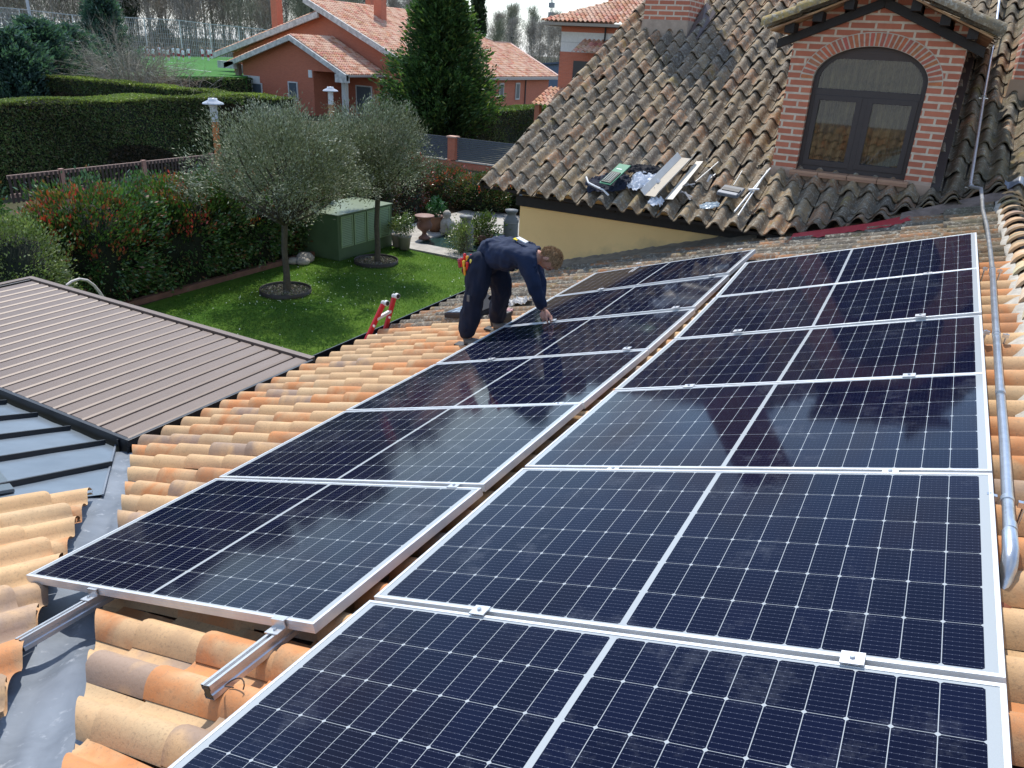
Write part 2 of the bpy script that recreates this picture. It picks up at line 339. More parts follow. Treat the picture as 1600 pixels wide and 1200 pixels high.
# lead valley: creased sheet between the annex tiles and the wing tiles
def wr(p, q): return .008 * math.sin(p * 9 + q * 7 + 2 * math.sin(q * 3)) + .006 * math.sin(p * 23 - q * 5)
LD = -.205
cA = np.array([-1.40, -5.57]); cB = np.array([-.90, -5.97]); cd = nrm(cB - cA); cn = np.array([cd[1], -cd[0]])   # cn points towards the wing side (-x,-y)
if cn @ np.array([-1, -1]) < 0: cn = -cn
GW = .389
def wingz(x, y, h=0):   # plane containing the crease, rising towards -y
    z0 = RW(-1.40 / .9553, -5.57, LD)[2]; return z0 - GW * (y + 5.57) + h
P = []
for q in np.linspace(-3.1, 3.4, 100):
    row = []
    for e in np.linspace(-.34, .74, 30):
        pxy = cA + cd * q + (-cn) * (-e)   # e>0 towards the wing
        za = RW(pxy[0] / .955, pxy[1], LD)[2]; zb = wingz(pxy[0], pxy[1]); zz = max(za, zb) + wr(e * 2, q) * min(1, abs(e) * 8 + .2) + .006 * math.exp(-(e / .012) ** 2)
        if pxy[1] > -4.15: zz = min(zz, zz)
        row.append((pxy[0], pxy[1], max(zz, -1.37)))
    P.append(row)
def leadm():
    k = NB('lead_sheet'); f = k.ramp(k.noise(3.2, 6, .62, dist=.8), .35, .7); b = k.mix(f, (.120, .140, .168), (.205, .23, .265)); b = k.mix(k.ramp(k.noise(22, 4, .6), .60, .72), b, (.28, .30, .33))
    k.l(b, k.b.inputs['Base Color']); k.b.inputs['Roughness'].default_value = .55; k.b.inputs['Metallic'].default_value = .25; k.bump(k.noise(3.0, 3, .5, dist=.6), .22, .05); return k.m
MT['lead'] = leadm()
m = MB(); m.grid(P, (1, 1, 1)); vf = m.build('valley_flashing', MT['lead'], annex, fix=False)
bm = bmesh.new(); bm.from_mesh(vf.data); bmesh.ops.bisect_plane(bm, geom=bm.verts[:] + bm.edges[:] + bm.faces[:], plane_co=Vector((-4.0, 0, 0)) - Vector(rootloc(annex)), plane_no=Vector((-1, 0, 0)), clear_outer=True); bm.to_mesh(vf.data); bm.free()
# zinc deck with standing seams
def zincm():
    k = NB('zinc_sheet'); f = k.ramp(k.noise(2.5, 6, .6, vec=k.scale(1, .4, 1)), .35, .68); k.l(k.mix(f, (.205, .245, .285), (.145, .18, .215)), k.b.inputs['Base Color']); k.b.inputs['Roughness'].default_value = .42; k.b.inputs['Metallic'].default_value = .55
    k.bump(k.noise(2.2, 3, .5), .25, .03); return k.m
ZI = zincm(); ZD = -1.352
def WP(x, y, h=0.): return (x, y, wingz(x, y) + h)
m = MB(); m.grid([[WP(-9.5 + 6.9 * i_ / 40, -8.0 + 4.36 * j_ / 30, .022 + .004 * math.sin(i_ * 2.2 + j_ * .4)) for j_ in range(31)] for i_ in range(41)]); zd = m.build('zinc_roof', ZI, annex, fix=False)
bm = bmesh.new(); bm.from_mesh(zd.data); ol = Vector(rootloc(annex)); d_ = Vector((-2.86 + 3.97, -4.41 + 3.56, 0)).normalized()
bmesh.ops.bisect_plane(bm, geom=bm.verts[:] + bm.edges[:] + bm.faces[:], plane_co=Vector((-3.97, -3.56, 0)) - ol, plane_no=Vector((-d_.y, d_.x, 0)), clear_outer=True); bmesh.ops.bisect_plane(bm, geom=bm.verts[:] + bm.edges[:] + bm.faces[:], plane_co=Vector((-2.9, 0, 0)) - ol, plane_no=Vector((1, 0, 0)), clear_outer=True); bm.to_mesh(zd.data); bm.free()
m = MB()
for k in range(13):
    if k == 0: a_ = (-3.43, -3.97); b_ = (-2.95, -5.6)
    else: xe_ = -3.97 - .435 * (k - 1); a_ = (xe_, -3.66); b_ = (xe_ + .62, -5.75)
    m.bar(WP(*a_, .045), WP(*b_, .040), .018, .036)
m.build('standing_seam', mat('zinc_seam', (.035, .04, .045), .5, .3, 9, .2, 0), zd)
m = MB(); m.bar(WP(-3.97, -3.57, .026), WP(-2.88, -4.40, .026), .012, .012); m.build('deck_edge', MT['lead'], zd)
# tiled wing draining into the valley
def prof_wing(t, A=.062):
    return A * np.where(t < .70, np.sin(np.clip(t / .70, 0, 1) * math.pi * .62) / 1.0, .93 * np.clip((.86 - t) / .16, 0, 1) ** .7)
def Fw(s, t, h):
    s = np.asarray(s, float); y = -4.0 - s * math.cos(math.atan(GW)); z = wingz(0, y, 0) + (h + .045) * math.cos(math.atan(GW)); return np.stack([t + 0 * s, y - h * math.sin(math.atan(GW)) * -1 * 0 + h * math.sin(math.atan(GW)), z], -1)
wingclip = (Vector((*(cA + cn * .055), 0)), Vector((*(-cn), 0)))
tile_field('wing_roof_tiles', Fw, .1, 4.3, .40, -2.87, 1.2, .212, prof_wing, newcol, MT['clay'], annex, lambda s, t: (np.array([t, -4.0 - s * .93]) - cA) @ cn > -.3, [wingclip], lift=.03, thick=.018)
m = MB()
for k, (dx, c) in enumerate(((0, (.33, .17, .10)), (.018, (.42, .27, .17)), (.036, (.28, .16, .11)))):
    a_ = Fw(.66 - .05 * k, -2.875 - dx, -.02 + .012 * k); b_ = Fw(4.2, -2.875 - dx, -.02 + .012 * k); m.bar(a_, b_, .03, .014, col=c)
m.build('verge_tiles', MT['clay'], annex)
m = MB(); m.prism([(-2.88, -4.5, wingz(0, -4.5) - .02), (-2.88, -8.2, wingz(0, -8.2) - .02), (1.0, -8.2, wingz(0, -8.2) - .02), (1.0, -7.6, wingz(0, -7.6) - .02)], (0, 0, -.15), (.3, .2, .14)); m.build('wing_deck', MT['any'], annex)
# small glazed corner at the frame's left edge
m = MB(); m.prism([WP(-3.08, -4.80, .03), WP(-3.66, -4.62, .03), WP(-3.95, -5.3, .04), WP(-3.0, -5.1, .04)], (0, 0, .025), (.12, .15, .17)); m.build('skylight', MT['gloss'], annex, bevel=.004)

# ------------------------------------------------------------------ solar panels
PL, PWD, GAP = 1.755, 1.038, .02; PP = PWD + GAP
def pvmat():
    k = NB('solar_cells'); uv = k.n('UVMap'); s_ = k.n('SeparateXYZ'); k.l(uv.outputs[0], s_.inputs[0]); u = s_.outputs[0]; v = s_.outputs[1]
    um = k.math('ABSOLUTE', k.math('SUBTRACT', u, PL / 2)); pu = .0833; x0 = .0085; pv = .1665; y0 = (PWD - 6 * pv) / 2
    X = k.math('DIVIDE', k.math('SUBTRACT', um, x0), pu); Y = k.math('DIVIDE', k.math('SUBTRACT', v, y0), pv)
    fx = k.math('FRACT', X); fy = k.math('FRACT', Y)
    dx = k.math('MULTIPLY', k.math('MINIMUM', fx, k.math('SUBTRACT', 1., fx)), pu); dy = k.math('MULTIPLY', k.math('MINIMUM', fy, k.math('SUBTRACT', 1., fy)), pv)
    ins = k.math('MULTIPLY', k.math('GREATER_THAN', dx, .0009), k.math('GREATER_THAN', dy, .00065)); ins = k.math('MULTIPLY', ins, k.math('GREATER_THAN', k.math('ADD', dx, dy), .0070))
    ins = k.math('MULTIPLY', ins, k.math('MULTIPLY', k.math('GREATER_THAN', X, 0.), k.math('LESS_THAN', X, 10.)))
    ins = k.math('MULTIPLY', ins, k.math('MULTIPLY', k.math('GREATER_THAN', Y, 0.), k.math('LESS_THAN', Y, 6.)))
    fb = k.math('FRACT', k.math('MULTIPLY', fy, 10.)); bb = k.math('LESS_THAN', k.math('ABSOLUTE', k.math('SUBTRACT', fb, .5)), .016)
    fd = k.math('FRACT', k.math('MULTIPLY', fx, 6.)); dot = k.math('MULTIPLY', k.math('LESS_THAN', k.math('ABSOLUTE', k.math('SUBTRACT', fb, .5)), .06), k.math('LESS_THAN', k.math('ABSOLUTE', k.math('SUBTRACT', fd, .5)), .06))
    line = k.math('MAXIMUM', bb, dot)
    ci = k.n('CombineXYZ'); k.l(k.math('FLOOR', X), ci.inputs[0]); k.l(k.math('FLOOR', Y), ci.inputs[1]); k.l(k.math('GREATER_THAN', u, PL / 2), ci.inputs[2]); wn = k.n('TexWhiteNoise'); k.l(ci.outputs[0], wn.inputs['Vector'])
    cell = k.mix(wn.outputs[0], (.0014, .0022, .0115), (.0021, .0033, .0165)); cell = k.mix(line, cell, (.09, .10, .14)); base = k.mix(ins, (.33, .355, .365), cell)
    du = k.ramp(k.noise(3.5, 8, .78), .55, .80); base = k.mix(k.math('MULTIPLY', du, .16), base, (.30, .32, .36))
    k.l(base, k.b.inputs['Base Color']); k.b.inputs['Specular IOR Level'].default_value = .10; k.b.inputs['IOR'].default_value = 1.42
    rr = k.n('MapRange'); k.l(k.noise(2.2, 5, .6), rr.inputs[0]); rr.inputs[3].default_value = .03; rr.inputs[4].default_value = .09; k.l(rr.outputs[0], k.b.inputs['Roughness'])
    k.b.inputs['Coat Weight'].default_value = .0; k.bump(k.noise(1.6, 2, .4), .05, .004); return k.m
PV = pvmat()
def make_panel():
    root = thing('solar_panel', (0, 0, 0), 'x', 'solar panel', 'solar panels on the annex roof')
    m = MB(); D = .035; W_ = .0115
    for a, b in (((0, 0, -D), (PL, W_, 0)), ((0, PWD - W_, -D), (PL, PWD, 0)), ((0, W_, -D), (W_, PWD - W_, 0)), ((PL - W_, W_, -D), (PL, PWD - W_, 0))): m.box(a, b)
    for a, b in (((-.0006, -.0006, -.014), (PL + .0006, 0, -.0115)), ((-.0006, 0, -.014), (0, PWD, -.0115)), ((PL, 0, -.014), (PL + .0006, PWD, -.0115)), ((-.0006, -.0006, -.026), (PL + .0006, 0, -.0245)), ((PL, 0, -.026), (PL + .0006, PWD, -.0245))): m.box(a, b, (.4, .4, .4))
    fo = m.build('frame', MT['frame'], root, bevel=.0012)
    m = MB(); e = W_ - .001; m.add([(e, e, -.0022), (PL - e, e, -.0022), (PL - e, PWD - e, -.0022), (e, PWD - e, -.0022)], [(0, 1, 2, 3)])
    m.add([(e, e, -.007), (PL - e, e, -.007), (PL - e, PWD - e, -.007), (e, PWD - e, -.007)], [(3, 2, 1, 0)])
    me = m.mesh('glass_laminate'); uvl = me.uv_layers.new(name='UVMap')
    for lp in me.loops: c = me.vertices[lp.vertex_index].co; uvl.data[lp.index].uv = (c.x, c.y)
    link('glass_laminate', me, PV, root, local=True)
    return root
LEFTL = ['solar panel at the far top of the left column, beside the yellow wall', 'second solar panel from the far top of the left column, just beyond the worker\'s hands', 'solar panel of the left column whose far edge the worker is touching', 'fourth solar panel down from the top of the left column, below the worker\'s boots', 'second solar panel up from the near end of the left column', 'nearest solar panel of the left column, with two bare rail ends sticking out below it']
RIGHTL = ['solar panel at the far top of the right column, under the dormer', 'second solar panel down from the top of the right column', 'third solar panel down from the top of the right column', 'solar panel in the middle of the right column, reflecting the dark dormer', 'large bluish solar panel second from the bottom of the right column', 'nearest blue solar panel at the bottom of the picture, cut off by its lower edge']
proto = make_panel(); first = True
HT = {0: ((-.045, .014), (-.02, .006), (-.017, -.01), (-.009, -.015), (.006, 0), (.006, .006), (.006, 0)), 1: ((.034, .044), (0, 0), (-.017, -.012), (0, -.006), (.006, .006), (-.004, -.004), (-.004, -.004))}
def place_panel(u0, v1, h0, label, tu=0., k=0, c=0):
    global first
    ha, hb = HT[c][k], HT[c][k + 1]
    A = PW(u0, v1 - PWD, h0 + hb[0]); B = PW(u0 + PL, v1 - PWD, h0 + tu * PL + hb[1]); D_ = PW(u0, v1, h0 + ha[0])
    ex = Vector(B - A).normalized(); ey = Vector(D_ - A); ey = (ey - ex * ey.dot(ex)).normalized(); ez = ex.cross(ey)
    M = Matrix((ex, ey, ez)).transposed()
    o = proto if first else copy_tree(proto); first = False
    o.location = A; o.rotation_euler = M.to_euler(); o['label'] = label; return o
for k in range(6): place_panel(-.110 - PL, .881 - k * PP, -.0095 + .0045 * PL, LEFTL[k], -.0045, k, 0)
for k in range(6): place_panel(0, -k * PP, 0, RIGHTL[k], 0., k, 1)
# mounting rails and clamps
def rail(u, v0, v1, vs, label, h=-.0365):
    p0 = PW(u, v0, h); root = thing('mounting_rail', p0, label, 'mounting rail', 'aluminium mounting rails under the panels')
    N_ = 14; vv = np.linspace(v0, v1, N_); m = MB()
    sec = [(-.02, 0), (-.008, 0), (-.008, -.012), (.008, -.012), (.008, 0), (.02, 0), (.02, -.016), (.015, -.02), (.015, -.03), (.02, -.034), (.02, -.05), (-.02, -.05), (-.02, -.034), (-.015, -.03), (-.015, -.02), (-.02, -.016)]
    rows = [[PW(u + a, v, h + b) for a, b in sec] for v in vv]; n = len(sec)
    m.add([p for r_ in rows for p in r_], [(i * n + k, i * n + (k + 1) % n, (i + 1) * n + (k + 1) % n, (i + 1) * n + k) for i in range(N_ - 1) for k in range(n)])
    m.add([PW(u + a * .72, v0 + .001, h + b * .86 - .003) for a, b in ((-.02, 0), (.02, 0), (.02, -.05), (-.02, -.05))], [(0, 1, 2, 3)], mi=1)
    m.build('rail_profile', [MT['alu'], MT['black']], root)
    for v, end in vs:
        c = MB()
        def q(a, b, z): return PW(u + a, v + b, z + (-.0095 if u < 0 else 0))
        if end:
            c.add([q(x, y, z) for z in (.001, .0045) for x, y in ((-.03, .012), (.03, .012), (.03, -.012), (-.03, -.012))], [(0, 1, 2, 3), (7, 6, 5, 4), (0, 4, 5, 1), (1, 5, 6, 2), (2, 6, 7, 3), (3, 7, 4, 0)])
            c.add([q(x, y, z) for z in (.001, -.026) for x, y in ((-.03, -.008), (.03, -.008), (.03, -.012), (-.03, -.012))], [(0, 1, 2, 3), (7, 6, 5, 4), (0, 4, 5, 1), (1, 5, 6, 2), (2, 6, 7, 3), (3, 7, 4, 0)])
            c.add([q(x, y, z) for z in (-.022, -.026) for x, y in ((-.03, -.008), (.03, -.008), (.03, -.05), (-.03, -.05))], [(0, 1, 2, 3), (7, 6, 5, 4), (0, 4, 5, 1), (1, 5, 6, 2), (2, 6, 7, 3), (3, 7, 4, 0)]); by, bz = -.03, -.022
        else:
            c.add([q(x, y, z) for z in (.001, .0045) for x, y in ((-.026, .023), (.026, .023), (.026, -.023), (-.026, -.023))], [(0, 1, 2, 3), (7, 6, 5, 4), (0, 4, 5, 1), (1, 5, 6, 2), (2, 6, 7, 3), (3, 7, 4, 0)]); by, bz = 0, .0045
        co = c.build('clamp', MT['alu'], root)
        d = MB(); nv = PW(0, 0, 1) - PW(0, 0, 0); b0 = q(0, by, bz); d.tube([b0, b0 + nv * .006], .0065, 6); d.build('bolt', MT['steel'], co)
LV = [(.881 - k * PP + GAP / 2, False) for k in range(1, 6)]; RV = [(-k * PP + GAP / 2, False) for k in range(1, 6)]
ends = [(.881 - 6 * PP + GAP - .012 + .012, True)]; top = lambda t: [(t, False)]
rail(-1.345, -5.76, .9, LV + ends + [(.895, False)], 'aluminium rail end over the lead valley, left of the two sticking out below the panels')
rail(-.262, -5.76, .9, LV + ends + [(.895, False)], 'aluminium rail end over the orange tiles, right of the two sticking out below the panels')
rail(.43, -6.4, .02, RV + [(.012, False)], 'aluminium rail under the left half of the right panel column')
rail(1.46, -6.4, .02, RV + [(.012, False)], 'aluminium rail under the right half of the right panel column')

# ------------------------------------------------------------------ steel pipe and conduit
pp = [(1.71, -4.76, .40), (1.71, -4.735, .465), (1.71, -4.68, .515), (1.71, -4.58, .52), (1.72, -3.96, .52), (1.73, -3.19, .51), (1.74, -1.84, .53), (1.75, -1.03, .54)]
root = thing('steel_pipe', (1.71, -4.76, .40), 'bright galvanised steel pipe running up the tiles beside the right panel column', 'pipe')
m = MB(); m.tube(pp[3:], .0165, 16); m.build('pipe_run', MT['steel'], root)
m = MB(); m.tube([pp[0], pp[1], (1.71, -4.715, .497), pp[2], pp[3]], [.021, .021, .021, .021, .0195], 16); m.build('elbow', MT['steel'], root)
m = MB(); m.tube([(1.75, -1.03, .54), (1.745, -.3, .56), (1.735, .45, .585), (1.71, 1.2, .61), (1.705, 1.62, .64)], .0150, 14); m.build('upper_run', mat('dull_zinc_pipe', (.30, .30, .29), .5, .6, 14, .4, .1), root)
for y, z, x in ((-4.38, .52, 1.712), (-2.52, .52, 1.735), (-1.05, .54, 1.75)):
    m = MB(); m.tube([(x, y - .012, z), (x, y + .012, z)], .0195, 16); c = m.build('pipe_clip', MT['steel'], root)
    m = MB()
    for sg in (-1, 1): m.box((x + sg * .042 - .014, y - .008, z - .01), (x + sg * .042 + .014, y + .008, z + .008)); m.tube([(x + sg * .045, y, z - .1), (x + sg * .045, y, z + .012)], .005, 6)
    m.build('clip_ear', MT['steel'], c)
for y in (-4.55, -2.56, -1.08, -3.4):
    m = MB(); m.tube([(1.712 + (y + 4.6) * .011, y - .02, .52), (1.712 + (y + 4.6) * .011, y + .02, .52)], .0185, 16); m.build('pipe_collar', MT['steel'], root)
m = MB(); P = []
for i in range(14):
    t = 2 * math.pi * i / 13; 
m.lathe((1.71, -4.77, .375), [(.0, .045), (.030, .04), (.045, .015), (.06 , -.03)], 9, (.28, .10, .05)); m.build('pipe_seal', MT['any'], root, fix=False)
cp_ = [(1.705, 1.62, .64), (1.70, 2.2, .50), (1.63, 2.98, .585), (1.62, 3.06, .62), (1.56, 4.86, 1.45), (1.52, 6.55, 2.24), (1.46, 7.9, 2.87), (1.44, 8.6, 3.2)]
cp_ = [(1.705, 1.62, .64), (1.70, 2.3, .66), (1.625, 2.93, .60), (1.62, 3.02, .62), (1.56, 4.86, 1.46), (1.52, 6.55, 2.25), (1.46, 7.9, 2.88), (1.44, 8.6, 3.2)]
root = thing('conduit', cp_[0], 'thin bright metal conduit climbing the mossy old roof beside the dormer', 'conduit')
CW = mat('bright_conduit', (.72, .74, .75), .3, .7, 18, .25, .05)
m = MB(); m.tube(cp_, .016, 12); m.build('conduit_run', CW, root)
for i in (2, 4):
    c = cp_[i]; m = MB(); m.tube([(c[0], c[1] - .02, c[2]), (c[0], c[1] + .02, c[2] + .01)], .026, 12); m.box((c[0] - .05, c[1] - .01, c[2] - .02), (c[0] + .05, c[1] + .01, c[2] - .01)); m.build('conduit_bracket', MT['steel'], root)
# ------------------------------------------------------------------ old house with dormer
old = thing('old_house', (0, 4, GZ), 'old yellow-walled house under a mossy weathered tile roof with a brick dormer', 'house')
YJ = lambda x: 1.97 - .06 * min(1, max(0, x)) + .62 * max(0, x - .8)
def Fo(s, t, h):
    P = OW(t, 2.05 + np.asarray(s, float) * math.cos(TO), h).copy(); zr = RW(P[..., 0] / .9553, np.minimum(P[..., 1], 3.4), CH + .115)[..., 2] + np.asarray(h, float) * .95
    P[..., 2] = np.where(P[..., 0] < 1.98, np.maximum(P[..., 2], zr), P[..., 2]); return P
DX0, DX1, DY = -.53, 1.245, 3.2
def keep_old(s, t):
    y = 2.05 + s * math.cos(TO)
    if DX0 + .02 < t < DX1 - .02 and y > DY + .05 and y < DY + 3.6: return False
    if t <= .1: return s > .05
    if t > .1: # where the annex roof rises above the old eaves
        return y > YJ(t) + .12
    return True
o = tile_field('weathered_roof_tiles', Fo, -.365, 8.26, .345, -4.05, -4.05 + .2085 * 48, .2085, prof_roman, oldcol, MT['oldclay'], old, keep_old, (), n=14, lift=.03, jit=2.2, thick=.018)
m = MB()
e = lambda x, y, h: OW(x, y, h)
m.grid([[e(x_, y_, -.085) for y_ in (2.3, 4, 6, 8, 9.8)] for x_ in np.linspace(-3.98, 5.9, 24)], (.07, .055, .045)); m.grid([[e(x_, y_, -.13) for y_ in (2.3, 9.8)] for x_ in np.linspace(-3.98, 5.9, 24)], (.07, .055, .045)); m.build('roof_deck', MT['any'], old)
# back slope
def Fo2(s, t, h):
    s = np.asarray(s, float); P = OW(t, 9.75 + 0 * s, h); P = P.copy(); P[..., 1] = 9.75 + (8.2 - s) * .9; P[..., 2] -= (8.2 - s) * .42; return P
tile_field('rear_roof_tiles', Fo2, 0.2, 8.2, .5, -4.05, 5.9, .33, prof_roman, oldcol, MT['oldclay'], old, None, (), n=6)
# yellow walls
def plaster():
    k = NB('ochre_plaster'); f = k.ramp(k.noise(1.4, 6, .6), .35, .7); b = k.mix(f, (.86, .57, .24), (.78, .51, .21)); s_ = k.n('SeparateXYZ'); k.l(k.pos(), s_.inputs[0])
    # rising damp / splash stain above the annex roof line
    line = k.math('SUBTRACT', s_.outputs[2], k.math('MULTIPLY', s_.outputs[0], .31)); st = k.math('ADD', line, k.math('MULTIPLY', k.noise(2.1, 5, .6), .75)); mr = k.n('MapRange'); k.l(st, mr.inputs[0]); mr.inputs[1].default_value = .50; mr.inputs[2].default_value = .22
    b = k.mix(k.math('MULTIPLY', mr.outputs[0], .65), b, (.26, .22, .14)); sp = k.ramp(k.noise(30, 4, .7), .66, .72); b = k.mix(k.math('MULTIPLY', sp, .5), b, (.2, .15, .09)); k.l(b, k.b.inputs['Base Color']); k.b.inputs['Roughness'].default_value = .9
    k.bump(k.noise(35, 5, .65), .35, .01); return k.m
PLS = plaster()
m = MB(); m.box((-3.62, 2.5, GZ), (5.6, 2.75, -.24)); m.prism([(-3.62, 2.752, GZ), (-3.62, 9.75, GZ), (-3.62, 9.75, 3.3), (-3.62, 2.752, .13)], (.25, 0, 0)); m.box((5.35, 2.752, GZ), (5.6, 9.75, .3)); m.box((-3.36, 9.5, GZ), (5.34, 9.75, 3.2)); m.build('plaster_wall', PLS, old)
# wall plate beam, plaster fill between the rafter tails
m = MB(); m.box((-3.66, 2.44, -.235), (2.2, 2.66, -.10)); m.build('wall_plate', MT['darkwood'], old, bevel=.006)
m = MB(); m.box((-3.60, 2.50, -.098), (2.2, 2.62, .10), (.60, .38, .13)); m.build('eaves_infill', PLS, old)
for k in range(11):
    x = -3.55 + .46 * k; m = MB(); a_ = e(x, 2.14, -.12); b_ = e(x, 2.9, -.12); m.bar(a_, b_, .085, .085); m.build('rafter_tail', MT['darkwood'], old, bevel=.004)
m = MB(); m.bar(e(-4.0, 2.5, -.10), e(-3.6, 2.5, -.10), .1, .11); m.bar(e(-4.03, 2.1, -.085), e(-4.03, 9.7, -.085), .04, .12); m.bar(e(-4.0, 2.13, -.085), e(2.2, 2.13, -.085), .05, .035); m.build('barge_board', MT['darkwood'], old)
# mortar and red membrane where the two roofs meet
m = MB()
def meet(x, o_=0.):  # y where annex surface meets the old roof
    lo, hi = 1.5, 3.6
    for _ in range(30):
        md = (lo + hi) / 2
        if OW(x, md, -.03)[2] < RW(x / .955, min(md, 3.2), CH + .05)[2]: lo = md
        else: hi = md
    return lo
P = []
for i in range(46):
    x = 1.05 + .95 * i / 45; y = YJ(x) + .02; z = float(RW(x / .955, y, CH + .07)[2]); j = random.uniform(-.012, .012); P.append([(x, y - .15 + j, z - .01 + j * .3), (x, y - .05, z + .03 + j * .4), (x, y + .06, z + .06)])
m.grid(P); m.build('roof_joint_mortar', mat('stained_mortar', (.22, .16, .125), .95, 0, 11, .5, .6), old, fix=False)
P = []
for i in range(40):
    x = .05 + 1.1 * i / 39; y = YJ(x) + .02; z = float(RW(x / .955, y, CH + .07)[2]); j = .012 * math.sin(i * 1.7) + random.uniform(-.006, .006); P.append([(x, y - .22 + j + .06 * math.sin(i * .33), z - .01 + j * .4), (x, y - .09, z + .014 + j * .4), (x, y + .0, z + .03)])
m = MB(); m.grid(P, (.36, .03, .035)); m.build('red_membrane', MT['any'], old, fix=False)
# mortar strip along the foot of the yellow wall and the dirty slab beside it
P = []
for i in range(90):
    x = -3.3 + 4.0 * i / 89; y = 2.5; z = float(RW(x / .955, 2.45, CH + .06)[2]); j = random.uniform(-.01, .01); P.append([(x, 2.22 + j * 2, z + .0), (x, 2.36, z + .03 + j), (x, 2.44, z + .035), (x, 2.497, z + .06 + j)])
m = MB(); m.grid(P); m.build('wall_foot_mortar', mat('grey_mortar', (.27, .235, .185), .95, 0, 9, .45, .6), old, fix=False)
# chimney
root = thing('brick_chimney', (-3.1, 6.6, 2.0), 'red brick chimney with pale mortar standing on the old roof', 'chimney')
x0, x1, y0, y1 = -3.58, -2.83, 6.45, 7.25
m = MB(); m.box((x0, y0, 2.28), (x1, y1, 4.2)); m.build('chimney_stack', MT['brick'], root)
m = MB(); P = []
for z, g in ((1.80, .03), (2.28, .015), (2.285, -.02)): P.append([(x0 - g, y0 - g, z), (x1 + g, y0 - g, z), (x1 + g, y1 + g, z), (x0 - g, y1 + g, z), (x0 - g, y0 - g, z)])
m.grid(P, (.5, .38, .28), 0, False); m.build('mortar_base', mat('pinkish_render', (.42, .32, .24), .9, 0, 7, .35, .4), root, fix=False)
m = MB(); m.prism([(x1 + .03, y0 - .05, 1.98), (x1 + .22, y0 - .05, 1.98), (x1 + .22, y1, 2.40), (x1 + .03, y1, 2.56)], (0, 0, .05), (.12, .09, .08)); m.build('lead_apron', MT['any'], root)
m = MB(); m.box((x0 - .06, y0 - .06, 4.2), (x1 + .06, y1 + .06, 4.28)); m.build('chimney_cap', MT['stone'], root)
# second brick stack at the right edge
m = MB(); m.box((1.84, 5.45, 1.68), (2.9, 6.6, 3.6)); o = m.build('brick_dormer', MT['brick'], None, (2.3, 6, 1.6)); tag(o, 'brick corner of a second dormer cut off by the right edge of the photo', 'dormer')
m = MB(); m.box((1.81, 5.43, 1.25), (2.93, 6.63, 1.68), (.36, .24, .15)); q_ = m.build('mortar_base', MT['any'], o)

# ---- dormer
cx = .3575; ra = .605; rb = .375; zs = 1.565; z0 = .585; ze = 1.965; za = 2.345
dm = None
NA = 26
arch = [(cx + ra * math.cos(math.pi - math.pi * i / NA), zs + rb * math.sin(math.pi * i / NA)) for i in range(NA + 1)]
m = MB(); yf = DY; T = .22
# front face in pieces round the opening
def pf(poly): m.prism([(x, yf, z) for x, z in poly], (0, T, 0))
pf([(DX0, z0 - .16), (cx - ra, z0 - .16), (cx - ra, zs), (DX0, zs)]); pf([(cx + ra, z0 - .16), (DX1, z0 - .16), (DX1, zs), (cx + ra, zs)])
topz = lambda x: ze + (za - ze) * (1 - abs(x - cx) / (DX1 - cx)) if True else 0
pf([(DX0, zs), (cx - ra, zs), (cx - ra, topz(cx - ra)), (DX0, ze)]); pf([(cx + ra, zs), (DX1, zs), (DX1, ze), (cx + ra, topz(cx + ra))])
for i in range(NA):
    (xa, zaa), (xb, zb) = arch[i], arch[i + 1]; pf([(xa, zaa), (xb, zb), (xb, topz(xb)), (xa, topz(xa))])
m.box((DX0, yf + T, z0 - .3), (DX0 + .18, yf + 3.4, ze)); m.box((DX1 - .18, yf + T, z0 - .3), (DX1, yf + 3.4, ze))
wall = m.build('dormer_brickwork', MT['brick'], old)
bm = bmesh.new(); bm.from_mesh(wall.data); bmesh.ops.remove_doubles(bm, verts=bm.verts, dist=.0005)
bmesh.ops.delete(bm, geom=[f for f in bm.faces if abs(f.normal.x) > .99 and min(v.co.y for v in f.verts) < yf - 4 + .01 and max(v.co.y for v in f.verts) < yf - 4 + T + .01 and (DX0 + .02 < f.calc_center_median().x < DX1 - .02) and False], context='FACES'); bm.to_mesh(wall.data); bm.free()
# arch voussoirs, 3 mm proud, with pale mortar bed behind
m = MB(); NV = 33; th = .145
P = []
for i in range(61):
    t = math.pi - math.pi * i / 60; c_, s_ = math.cos(t), math.sin(t); P.append([(cx + (ra + d) * c_, yf - .003, zs + (rb + d) * s_) for d in (-.001, th)])
P = np.array(P); m.grid(P, (.56, .48, .38), 0, False)
P2 = np.stack([P[:, 0], P[:, 0] + np.array([0, .12, 0])], 1); m.grid(P2, (.5, .42, .33), 0, False)
